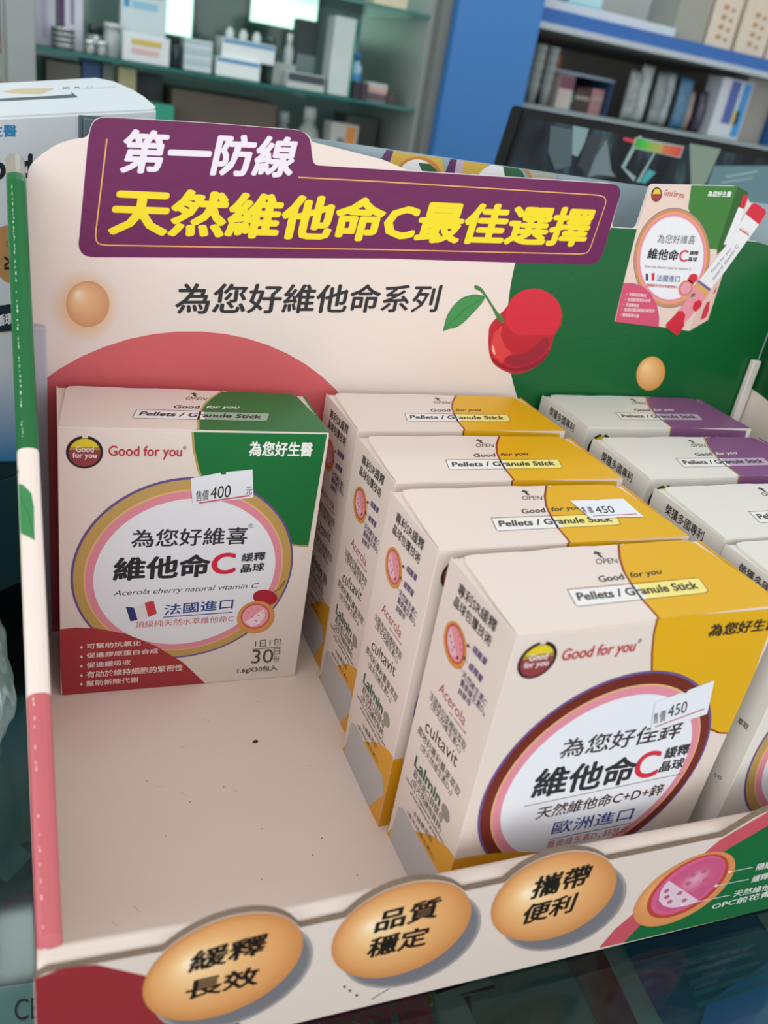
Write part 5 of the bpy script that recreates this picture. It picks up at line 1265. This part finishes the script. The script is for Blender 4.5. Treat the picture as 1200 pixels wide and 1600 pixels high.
build_print('front_print', ART['wbox'], (0, 0, 0), (1, 0, 0), (0, 0, 1), cb, rect=(-58, WB_BOT * 1000 + 1, 88, 228))
build_print('top_print', ART['wbox_top'], (0, 0, WZ), (1, 0, WB[1]), (0, 1, 0), cb, rect=(-58, 1, 140, 70))
bm = bmesh.new()
add_box(bm, 0.0413, 0.078, -0.0008, -0.00005, 0.2185, 0.2338, 0.0003)
add_box(bm, 0.0432, 0.076, -0.0020, -0.0008, 0.2200, 0.2325, 0.0005)
seal = obj_bm('clear_seal', bm, mat('smoky_plastic_seal', '5a6a74', 0.15, noise=0.3, nscale=300), wb)
seal['label'] = 'smoky clear plastic seal tab'
tb = thing('teal_carton', 'dark teal carton beneath the large white one', 'box', (WB[0][0] / 1000, WB[0][1] / 1000, CZ), WB[2])
box('carton_body', -0.06, 0.098, 0.002, 0.082, 0.0, WB_BOT - CZ - 0.012, mat('dark_teal_card', '123c40', 0.4, noise=0.15), tb, 0.001)
box('carton_lid', -0.0605, 0.0985, 0.0015, 0.0825, WB_BOT - CZ - 0.0119, WB_BOT - CZ - 0.0002, mat('dark_teal_lid', '0f3236', 0.35), tb, 0.001)

# crumpled clear plastic bag between the tray wall and the counter edge
bm = bmesh.new()
bmesh.ops.create_icosphere(bm, subdivisions=5, radius=1)
from mathutils import noise as mnoise
for v in bm.verts:
    p = v.co.copy()
    r = 1 + 0.35 * mnoise.noise(p * 1.7 + Vector((3, 1, 2))) + 0.16 * abs(mnoise.noise(p * 4.2)) + 0.07 * abs(mnoise.noise(p * 9))
    v.co = Vector((p.x * 0.022 * r - 0.046, p.y * 0.055 * r - 0.02, max(0.0005, p.z * 0.038 * r + 0.034) + CZ))
for v in bm.verts:
    v.co.x = min(v.co.x, -0.0165)
bag = obj_bm('plastic_bag', bm, None, None, smooth=True)
bag.data.materials.clear()
bagm = glass_mat('thin_clear_plastic', 'eef2f2', 0.15, 1.6)
nt = bagm.node_tree
df = nt.nodes.new('ShaderNodeBsdfTranslucent')
df.inputs[0].default_value = lin('b8c0c0')
d2 = nt.nodes.new('ShaderNodeBsdfDiffuse')
d2.inputs[0].default_value = lin('a8b2b2')
ad = nt.nodes.new('ShaderNodeAddShader')
nt.links.new(df.outputs[0], ad.inputs[0])
nt.links.new(d2.outputs[0], ad.inputs[1])
mx = nt.nodes.new('ShaderNodeMixShader')
mx.inputs[0].default_value = 0.2
old = [n for n in nt.nodes if n.type == 'MIX_SHADER' and n != mx][0]
nt.links.new(old.outputs[0], mx.inputs[1])
nt.links.new(ad.outputs[0], mx.inputs[2])
nt.links.new(mx.outputs[0], nt.nodes['Material Output'].inputs[0])
bag.data.materials.append(bagm)
tag(bag, 'crumpled clear plastic bag on the glass left of the display wall', 'bag')

# ---------------------------------------------------------------- monitor behind the display
mo = thing('monitor', 'black monitor showing a dark surveillance picture above the display', 'monitor', (0.55, 0.4, CZ))
BLK = mat('black_plastic', '08090a', 0.4, spec=0.25)
ML, MR, MT, MB_ = 0.407, 0.93, 0.2665, 0.0
bm = bmesh.new()
extrude_poly(bm, [(ML, MT), (ML - 0.035, MB_), (MR + 0.035, MB_), (MR, MT)], lambda a, b: (a, 0.402, b), (0, 0.022, 0))
bmesh.ops.bevel(bm, geom=list({e for v in bm.verts for e in v.link_edges}), offset=0.0015, segments=2, affect='EDGES')
under(mo, obj_bm('casing', bm, BLK))
bm = bmesh.new()
extrude_poly(bm, [(ML + 0.003, MT - 0.0075), (ML - 0.030, MB_ + 0.01), (MR + 0.030, MB_ + 0.01), (MR - 0.003, MT - 0.0075)], lambda a, b: (a, 0.4012, b), (0, 0.0015, 0))
m = bpy.data.materials.new('screen_picture')
m.use_nodes = True
nt = m.node_tree
b = nt.nodes['Principled BSDF']
tc = nt.nodes.new('ShaderNodeTexCoord')
mp = nt.nodes.new('ShaderNodeMapping')
mp.inputs['Scale'].default_value = (22, 1, 9)
vo = nt.nodes.new('ShaderNodeTexVoronoi')
vo.inputs['Scale'].default_value = 1.0
vo.feature = 'SMOOTH_F1'
ns_ = nt.nodes.new('ShaderNodeTexNoise')
ns_.inputs['Scale'].default_value = 1.4
ns_.inputs['Detail'].default_value = 3
rp = nt.nodes.new('ShaderNodeValToRGB')
els = rp.color_ramp.elements
els[0].position = 0.40
els[0].color = lin('0a1216')
els[1].position = 0.72
els[1].color = lin('6f8f90')
x = els.new(0.52)
x.color = lin('1c2c34')
x = els.new(0.60)
x.color = lin('405a5e')
nt.links.new(tc.outputs['Object'], mp.inputs[0])
nt.links.new(mp.outputs[0], ns_.inputs['Vector'])
nt.links.new(ns_.outputs['Fac'], rp.inputs[0])
b.inputs['Base Color'].default_value = (0.01, 0.01, 0.012, 1)
b.inputs['Roughness'].default_value = 0.3
b.inputs['Specular IOR Level'].default_value = 0.12
nt.links.new(rp.outputs[0], b.inputs['Emission Color'])
b.inputs['Emission Strength'].default_value = 0.8
scr = under(mo, obj_bm('screen', bm, m))
EM = attr_mat('screen_graphics', 0.4)
nt = EM.node_tree
a = [n for n in nt.nodes if n.type == 'ATTRIBUTE'][0]
nt.links.new(a.outputs['Color'], nt.nodes['Principled BSDF'].inputs['Emission Color'])
nt.nodes['Principled BSDF'].inputs['Emission Strength'].default_value = 0.85
nt.nodes['Principled BSDF'].inputs['Base Color'].default_value = (0, 0, 0, 1)
for l in list(nt.links):
    if l.to_socket.name == 'Base Color':
        nt.links.remove(l)
build_print('screen_graphics', SCREEN, (0, 0.4012, 0), (1, 0, 0), (0, 0, 1), scr, matl=EM, eps=0.0001)
under(mo, box('stand_foot', 0.6, 0.76, 0.36, 0.46, CZ, CZ + 0.006, BLK, None, 0.001))

# ---------------------------------------------------------------- glass-shelf cabinet on the far side
ALU = mat('brushed_grey_aluminium', '8d9694', 0.45, 0.3, noise=0.06, nscale=30)
cab = thing('glass_cabinet', 'grey framed glass-shelf display cabinet behind the purple banner', 'cabinet', (0.36, 1.45, -1.0))
under(cab, box('left_post', -0.004, 0.037, 1.28, 1.66, -1.0, 0.75, ALU))
under(cab, box('right_post', 0.708, 0.7275, 1.27, 1.66, -1.0, 0.75, mat('dark_grey_post', '6c716e', 0.5)))
under(cab, box('side_panel', 0.700, 0.708, 1.30, 1.66, -1.0, 0.75, mat('grey_side_panel', '909794', 0.3, noise=0.06)))
under(cab, box('back_glass', 0.037, 0.70, 1.654, 1.66, 0.2, 0.75, glass_mat('tinted_back_glass', 'd8e6e2', 0.1, 1.4)))
under(cab, box('back_panel', 0.037, 0.70, 1.65, 1.66, -1.0, 0.1995, mat('grey_back_panel', '98a2a0', 0.4, noise=0.15, nscale=5)))
SG = mat('green_edge_glass', '2e6f68', 0.12, noise=0.1)
SGT = glass_mat('clear_shelf_glass', 'cfe0dc', 0.05, 1.45)
for z in (0.2245, 0.379, 0.05, 0.53):
    sh = under(cab, box('glass_shelf', 0.0375, 0.6995, 1.301, 1.63, z - 0.005, z, SGT))
    e = box('shelf_edge', 0.0375, 0.6995, 1.2995, 1.301, z - 0.0052, z, SG)
    e.parent = sh
under(cab, box('cabinet_base', 0.037, 0.70, 1.31, 1.64, -1.0, -0.1, mat('cabinet_base_grey', '5d6461', 0.6)))
# glowing framed panes behind the upper part of the cabinet
WG_ = mat('bright_window_pane', 'e6fff0', 0.4, emit=2.6)
for k, (x0, x1, z0, z1) in enumerate([(0.505, 0.66, 0.33, 0.50), (0.322, 0.378, 0.275, 0.50)]):
    struct(box('window_%d' % (k + 1), x0, x1, 1.852, 1.858, z0, z1, WG_))
    bm = bmesh.new()
    for (a_, b_, c_, d_) in ((x0 - .01, x0, z0 - .01, z1 + .01), (x1, x1 + .01, z0 - .01, z1 + .01), (x0, x1, z0 - .01, z0), (x0, x1, z1, z1 + .01)):
        add_box(bm, a_, b_, 1.845, 1.8595, c_, d_)
    fo = obj_bm('trim_%d' % (k + 1), bm, mat('window_frame_grey', '8a9694', 0.5))
    struct(fo)

# blue pillar
tag(box('blue_pillar', 0.7285, 0.8975, 1.25, 1.7, -1.0, 2.0, mat('blue_painted_panel', '2f6fae', 0.5, noise=0.03, nscale=4)), 'tall plain blue pillar panel between the two shelf units', 'pillar')


# ---- shelf goods
def carton_small(x0, x1, y0, dep, z0, z1, col, label, bands=(), group=None, name='small_box', cat='box'):
    t = thing(name, label, cat, ((x0 + x1) / 2, y0 + dep / 2, z0), 0, group)
    w2, d2, h = (x1 - x0) / 2, dep / 2, z1 - z0
    b = box('carton', -w2, w2, -d2, d2, 0, h, mat('card_' + col, col, 0.45, noise=0.05), t, 0.0012)
    for (a, bb, c) in bands:
        bm = bmesh.new()
        add_box(bm, -w2 * .96, w2 * .96, -d2 - 0.0004, -d2, h * a, h * bb)
        obj_bm('printed_band', bm, mat('ink_' + c, c, 0.5), t)
    return t


def vbands(t, w2, d2, h, lst):
    for (a, bb, z0, z1, c) in lst:
        bm = bmesh.new()
        add_box(bm, -w2 + 2 * w2 * a, -w2 + 2 * w2 * bb, -d2 - 0.0005, -d2, h * z0, h * z1)
        obj_bm('printed_band', bm, mat('ink_' + c, c, 0.5), t)


def bottle(x, y, z, r, h, col, capcol, label, neck=0.5, group=None, name='bottle', cat='bottle', band=None):
    t = thing(name, label, cat, (x, y, z), 0, group)
    bm = bmesh.new()
    lathe(bm, [(r * .92, 0), (r, h * .03), (r, h * .66), (r * .9, h * .72), (r * neck, h * .8), (r * neck, h * .84)])
    obj_bm('body', bm, mat('bottle_' + col, col, 0.25), t, True)
    bm = bmesh.new()
    lathe(bm, [(r * neck * 1.15, h * .84), (r * neck * 1.15, h * .98), (r * neck, h)])
    obj_bm('cap', bm, mat('cap_' + capcol, capcol, 0.4), t, True)
    if band:
        bm = bmesh.new()
        lathe(bm, [(r * 1.01, h * .2), (r * 1.01, h * .55)])
        obj_bm('paper_label', bm, mat('ink_' + band, band, 0.5), t, True)
    return t


def tin(x, y, z, r, h, col, lidcol, label, group=None):
    t = thing('round_tin', label, 'tin', (x, y, z), 0, group)
    bm = bmesh.new()
    lathe(bm, [(r * .95, 0), (r, h * .06), (r, h * .68)])
    obj_bm('body', bm, mat('tin_' + col, col, 0.3, 0.4), t, True)
    bm = bmesh.new()
    lathe(bm, [(r * 1.04, h * .68), (r * 1.04, h * .95), (r * .97, h)])
    obj_bm('lid', bm, mat('lid_' + lidcol, lidcol, 0.25, 0.6), t, True)
    return t


S1 = 0.2247
Y1 = 1.325
t = carton_small(0.036 + .003, 0.071, Y1 + .03, .05, S1, 0.342, 'c6c4d4', 'tall pale lavender carton at the left end of the glass shelf')
vbands(t, .016, .025, .117, [(.35, .6, .1, .9, 'b4aac6')])
t = carton_small(0.074, 0.113, Y1 + .03, .05, S1, 0.349, 'cfcfdc', 'tall white carton with dark purple vertical stripe on the glass shelf')
vbands(t, .0195, .025, .124, [(.02, .28, .02, .98, '4a3560'), (.5, .66, .3, .95, '8a86a0')])
for k in range(4):
    tin(0.080, Y1 + 0.003, S1 + 0.0002 + k * 0.0078, 0.018, 0.0075, '6a706f', 'c8d0d0', ['lowest disc tin of the stack before the purple striped carton', 'second disc tin from below in the stack on the glass shelf', 'third disc tin from below in the stack on the glass shelf', 'topmost disc tin of the stack on the glass shelf'][k], 'stacked disc tins')
tin(0.1215, Y1, S1, 0.008, 0.02, '8a908f', 'd8dede', 'small silver tin left of the pair on the glass shelf', 'small silver tins')
tin(0.1395, Y1, S1, 0.008, 0.021, '8a908f', 'd8dede', 'small silver tin beside the grey jar on the glass shelf', 'small silver tins')
tin(0.131, Y1 + 0.024, S1, 0.0115, 0.043, '9aa09e', '3a4048', 'taller tin with dark lid behind the two small silver tins')
bottle(0.157, Y1 + 0.012, S1, 0.0135, 0.05, '9aa4a4', 'b8bebe', 'grey screw-top jar left of the price card on the shelf', .85)
t = carton_small(0.171, 0.244, Y1 + .02, .03, S1, 0.355, 'c4d4d8', 'white notice box with blue writing standing on the glass shelf')
vbands(t, .0365, .015, .130, [(.06, .18, .60, .98, '3f8fc4'), (.24, .9, .88, .96, '7ab2d0'), (.24, .9, .74, .82, '7ab2d0'), (.24, .8, .6, .68, '8abcd4')])
t = carton_small(0.171, 0.246, Y1 - .015, .006, S1, 0.266, 'ccd4d6', 'small white price card with a yellow line in front of the notice box', cat='card', name='price_card')
vbands(t, .0375, .003, .041, [(.18, .82, .62, .82, 'c0ac50'), (.18, .78, .3, .5, 'c8a8a4')])
bottle(0.262, Y1 + 0.02, S1, 0.009, 0.045, '2c3a40', '20282c', 'dark little bottle right of the price card', group=None)
for k in range(3):
    carton_small(0.273, 0.320, Y1, .045, S1 + .0002 + k * .0162, S1 + (k + 1) * .0162, 'b9c8ca', ['lowest of three flat white boxes right of the dark bottle', 'middle of three flat white boxes right of the dark bottle', 'topmost of three flat white boxes right of the dark bottle'][k], [(.6, .9, '9ab4bc')], 'three flat boxes')
carton_small(0.328, 0.405, Y1, .06, S1, S1 + .0290, 'd2dcdc', 'wide white box with blue stripe, lower of two on the shelf', [(.78, .97, '4a86b4')])
carton_small(0.338, 0.432, Y1 + .01, .06, S1 + .0292, S1 + .060, 'd6dede', 'wide white box with blue stripe, upper of two on the shelf', [(.75, .95, '5a92bc')])
for k in range(3):
    bottle(0.355 + k * .024, Y1 + 0.035, S1 + .0604, 0.0075, 0.016, 'c8d0d0', 'e8ecec', ['white vial at the left on top of the wide boxes', 'white vial in the middle on top of the wide boxes', 'white vial at the right on top of the wide boxes'][k], group='vials on the wide boxes')
carton_small(0.434, 0.475, Y1 + .02, .05, S1, S1 + .036, '8f9a98', 'low grey box next to the wide white boxes')
carton_small(0.452, 0.522, Y1 - .012, .03, S1, S1 + .026, 'b0bab8', 'low pale box with a dark square on the shelf front edge', [(.45, .95, '39424a')])
bottle(0.446, Y1 + 0.10, S1, 0.012, 0.075, '54605e', '76807e', 'grey green bottle at the back of the glass shelf')
bottle(0.470, Y1 + 0.06, S1 + .0362 if False else S1, 0.0095, 0.085, 'b4bebc', 'dfe6e6', 'slim pale bottle with white cap behind the low grey box')
carton_small(0.485, 0.522, Y1 + .06, .04, S1, S1 + .112, '2a3a3e', 'tall dark slate box at the back of the glass shelf', [(.0, .5, '6f8484')])
t = carton_small(0.532, 0.575, Y1, .045, S1, 0.350, 'bcc8c6', 'tall pale box at the right of the glass shelf')
vbands(t, .0215, .0225, .125, [(.9, 1.0, .0, 1.0, '3f8a72')])
bottle(0.592, Y1 + 0.03, S1 + .0, 0.0115, 0.074, '9cc0d4', '2a7ab4', 'pale blue bottle with blue cap beside the tall pale box', band='3a86bc')
bottle(0.606, Y1 + .095, S1, .012, .125, '86a8b8', '2f7fc0', 'taller blue capped bottle at the back near the grey panel')
carton_small(0.5785, 0.592, Y1 - .012, .02, S1, S1 + .028, '23262c', 'black narrow box before the pale blue bottle')
carton_small(0.594, 0.606, Y1 - .012, .02, S1, S1 + .028, '3a3438', 'second narrow dark box, right of the black one')
carton_small(0.610, 0.650, Y1 + .004, .03, S1, S1 + .031, 'b0b2b4', 'small white and salmon box near the right end of the shelf', [(.05, .45, '5a4c50'), (.5, .75, 'c09a8c')])
carton_small(0.653, 0.668, Y1 + .004, .03, S1, S1 + .020, '4a3e40', 'small dark brown box at the right end of the shelf')
# upper shelf
carton_small(0.60, 0.665, 1.33, .06, 0.3792, 0.40, 'c0b89c', 'flat cream box on the upper glass shelf')
for (x0, x1, z1, c, lb) in [(0.42, 0.47, .45, 'a8b4b0', 'pale box on the upper glass shelf, left end seen'), (0.50, 0.56, .43, '88a09c', 'grey green box on the upper glass shelf')]:
    carton_small(x0, x1, 1.34, .05, 0.3792, z1, c, lb)
# below the glass shelf
S2 = 0.0502
carton_small(0.262, 0.452, 1.36, .12, S2, 0.192, '5c5348', 'large brown carton on the lower shelf behind the banner')
carton_small(0.055, 0.110, 1.36, .10, S2, 0.205, '6c6a60', 'dull olive carton on the lower shelf at the left')
carton_small(0.1125, 0.142, 1.36, .08, S2, 0.213, '34588c', 'deep blue carton on the lower shelf')
carton_small(0.145, 0.164, 1.36, .08, S2, 0.213, '6c7c7a', 'narrow grey carton beside the deep blue one')
carton_small(0.168, 0.196, 1.33, .05, S2, 0.212, 'a0a078', 'narrow olive cream carton under the price card')
carton_small(0.198, 0.255, 1.42, .08, S2, 0.205, '3f4c4c', 'dark slate carton on the lower shelf')
carton_small(0.205, 0.262, 1.335, .03, S2, 0.165, '2f9a80', 'bright green box peeking over the large white carton')
bottle(0.475, 1.40, S2, 0.022, 0.13, '8fa0a0', 'b0baba', 'grey plastic jug on the lower shelf')
bottle(0.525, 1.39, S2, 0.022, 0.145, 'a0aaa6', 'c4cac8', 'pale plastic jug right of the grey one')
t = carton_small(0.557, 0.612, 1.35, .05, S2, 0.178, 'b8bab4', 'white box with an orange panel on the lower shelf', [])
vbands(t, .0275, .025, .128, [(.55, .9, .55, .97, 'd08a44'), (.25, .5, .6, .8, '6a7474')])
carton_small(0.62, 0.69, 1.45, .08, S2, 0.19, '5a605c', 'grey carton in the right corner of the lower shelf')
for (x0, x1, z0, z1, c, lb) in [(-0.11, -0.012, 0.10, 0.16, 'b08a80', 'salmon pack at the far left edge beyond the cabinet post'), (-0.11, -0.012, 0.1605, 0.20, 'a8b8a8', 'pale green pack at the far left edge, above the salmon one'), (-0.11, -0.012, 0.2005, 0.235, '8a4a44', 'dull red pack at the far left edge'), (-0.11, -0.012, 0.2355, 0.33, '6a4a5c', 'plum coloured pack topmost at the far left edge')]:
    carton_small(x0, x1, 1.40, .12, z0, z1, c, lb, [(.2, .4, 'b8bcb0')])
tag(box('side_shelf', -0.30, -0.006, 1.36, 1.6, -1.0, 0.0998, mat('side_shelf_grey', '5c6462', 0.6)), 'grey shelf block left of the glass cabinet under the coloured packs', 'shelf')

# ---------------------------------------------------------------- blue open shelf unit at the right
bu = thing('blue_shelf_unit', 'blue edged open shelf unit above the monitor', 'shelf', (1.4, 1.45, -1.0))
BLUE = mat('blue_shelf_front', '1f5a9e', 0.4, noise=0.03)
under(bu, box('top_shelf', 0.8985, 2.3, 1.3, 1.75, 0.408, 0.432, BLUE))
under(bu, box('metal_trim', 0.8985, 2.3, 1.294, 1.2995, 0.397, 0.408, mat('pale_metal_trim', 'a8b2b8', 0.35, 0.4)))
under(bu, box('underside', 0.8985, 2.3, 1.2996, 1.75, 0.398, 0.4078, mat('grey_underside', '9a9c98', 0.6)))
under(bu, box('left_upright', 0.8985, 0.912, 1.302, 1.74, 0.268, 0.3975, mat('beige_upright', 'a89a84', 0.6)))
under(bu, box('middle_shelf', 0.8985, 2.3, 1.3, 1.75, 0.258, 0.268, mat('pale_shelf_glass', '7d8c8c', 0.3)))
under(bu, box('back_board', 0.8985, 2.3, 1.751, 1.77, -1.0, 0.9, mat('grey_back_board', 'a4a69c', 0.7, noise=0.08)))
under(bu, box('lower_cabinet', 0.8985, 2.3, 1.33, 1.75, -1.0, 0.2579, mat('grey_lower_cabinet', '7f8a88', 0.5)))
under(bu, box('divider', 1.515, 1.60, 1.36, 1.74, 0.268, 0.3975, mat('beige_grey_divider', '96948c', 0.6, noise=0.05)))
Z2 = 0.4322
Y2 = 1.33
carton_small(0.915, 1.245, Y2 - .02, .10, Z2, Z2 + .016, 'b4bec6', 'long pale tray lying on top of the blue shelf', name='flat_tray', cat='tray')
carton_small(1.05, 1.13, Y2 + .09, .05, Z2, Z2 + .06, '9ec4c8', 'pale cyan carton on top of the blue shelf, behind the tray', [(.2, .5, '4a9ab4')])
carton_small(1.255, 1.335, Y2, .10, Z2, Z2 + .10, '8c8c80', 'grey green pack on top of the blue shelf')
for k, (a, bb) in enumerate([(1.342, 1.412), (1.424, 1.505), (1.515, 1.60)]):
    t = carton_small(a, bb, Y2, .08, Z2, Z2 + .12, 'c4b8a4', ['cream dotted carton, left of three on the blue shelf', 'cream dotted carton, middle of three on the blue shelf', 'cream dotted carton, right one at the frame edge on the blue shelf'][k], (), 'cream cartons on the blue shelf')
    for q in range(4):
        bm = bmesh.new()
        add_box(bm, -.012, .0, -.0406, -.04, .018 + q * .018, .026 + q * .018)
        obj_bm('printed_mark', bm, mat('ink_a07848', 'a07848', .5), t)
        bm = bmesh.new()
        add_box(bm, .010, .018, -.0406, -.04, .016 + q * .018, .022 + q * .018)
        obj_bm('printed_mark', bm, mat('ink_8a6a50', '8a6a50', .5), t)
Z3 = 0.2682
CL = glass_mat('clear_cup_plastic', 'd4dcdc', 0.15, 1.7)
for k in range(6):
    x = 0.945 + (k % 3) * .03
    t = thing('plastic_cup_stack', ['left', 'middle', 'right'][k % 3] + (' front' if k < 3 else ' back') + ' stack of clear plastic cups beside the beige upright', 'cups', (x, 1.36 + (k // 3) * .05, Z3), 0, 'cup stacks')
    for j in range(5):
        bm = bmesh.new()
        zz = j * .017
        lathe(bm, [(.009, zz), (.0125, zz + .036), (.0132, zz + .038)], n=14)
        obj_bm('cup', bm, mat('milky_cup', '98a2a0', 0.3), t, True)
carton_small(1.03, 1.115, 1.50, .12, 0.3404, 0.372, 'b0703a', 'orange brown basket on the small inner shelf', name='basket', cat='basket')
inn = thing('inner_rack', 'small blue and white rack standing inside the shelf unit', 'rack', (1.11, 1.48, Z3))
under(inn, box('rack_top', 1.02, 1.195, 1.40, 1.64, 0.3345, 0.340, mat('pale_rack_edge', '8fa4b8', 0.4)))
under(inn, box('rack_side', 1.186, 1.195, 1.40, 1.64, Z3, 0.3344, mat('blue_rack_side', '2c4a74', 0.5)))
under(inn, box('rack_side', 1.02, 1.026, 1.40, 1.64, Z3, 0.3344, mat('blue_rack_side', '2c4a74', 0.5)))
for (a, bb, z1, c, lb) in [(1.0275, 1.062, .318, '8c5a60', 'dull pink pack under the small rack'), (1.065, 1.108, .30, '3f8a9c', 'teal box under the small rack'), (1.111, 1.149, .312, '4a3c34', 'brown box under the small rack'), (1.152, 1.183, .318, 'b88a8c', 'rosy box under the small rack')]:
    carton_small(a, bb, 1.41, .07, Z3, z1, c, lb, [(.55, .7, 'b0a8a0')])
carton_small(0.99 + .03, 1.055, 1.335, .05, Z3, .330, 'b0a8a0', 'pale pack with plum top before the small rack', [(.6, .98, '6a3a50')])


def pouch(x0, x1, y, z1, col, label, seed):
    """pillow shaped plastic packet standing on the shelf"""
    bm = bmesh.new()
    nx, nz = 10, 12
    grid = {}
    for s in (-1, 1):
        for i in range(nx + 1):
            for j in range(nz + 1):
                u, v = i / nx, j / nz
                bul = (math.sin(math.pi * u) * math.sin(math.pi * min(1, v * .9 + .08))) ** .6 if 0 < i < nx and 0 < j < nz else 0
                d = s * bul * (0.012 + 0.006 * mnoise.noise(Vector((u * 5, v * 5, seed))))
                if s == 1 and bul == 0:
                    grid[s, i, j] = grid[-1, i, j]
                else:
                    grid[s, i, j] = bm.verts.new((x0 + (x1 - x0) * u, y + d, Z3 + (z1 - Z3) * v))
    for s in (-1, 1):
        for i in range(nx):
            for j in range(nz):
                q = [grid[s, i, j], grid[s, i + 1, j], grid[s, i + 1, j + 1], grid[s, i, j + 1]]
                bm.faces.new(q if s < 0 else q[::-1])
    o = obj_bm('plastic_packet', bm, mat('packet_' + col, col, 0.2, noise=0.35, nscale=60, bump=0.6, bscale=80), None, True)
    return tag(o, label, 'packet', 'plastic packets in the shelf')


for k, (a, bb, z1, c, lb) in enumerate([(1.20, 1.232, .365, '8c9896', 'grey plastic packet, leftmost of the row right of the rack'), (1.235, 1.268, .380, 'a4b0b0', 'pale plastic packet, second of the row right of the rack'), (1.271, 1.30, .372, '7c8888', 'mid grey plastic packet, third of the row'), (1.303, 1.33, .375, '98a4a8', 'light grey plastic packet, fourth of the row'), (1.333, 1.37, .372, '3f7090', 'blue plastic packet in the row'), (1.373, 1.392, .35, '9a8a84', 'beige plastic packet right of the blue one'), (1.395, 1.416, .352, '3a3c4c', 'dark plastic packet next to the white and blue box')]):
    pouch(a, bb, 1.36 + (k % 2) * .012, z1, c, lb, k)
t = carton_small(1.42, 1.508, 1.33, .05, Z3, .385, 'bcc4cc', 'white box with blue panel at the right of the shelf')
vbands(t, .044, .025, .117, [(.3, .6, .25, .97, '44589c'), (.7, .95, .05, .97, '2f86c0'), (.62, .8, .25, .5, 'c8c06a')])
carton_small(1.605, 1.66, 1.33, .06, Z3, .36, '2a5c9c', 'blue box at the far right edge of the shelf')
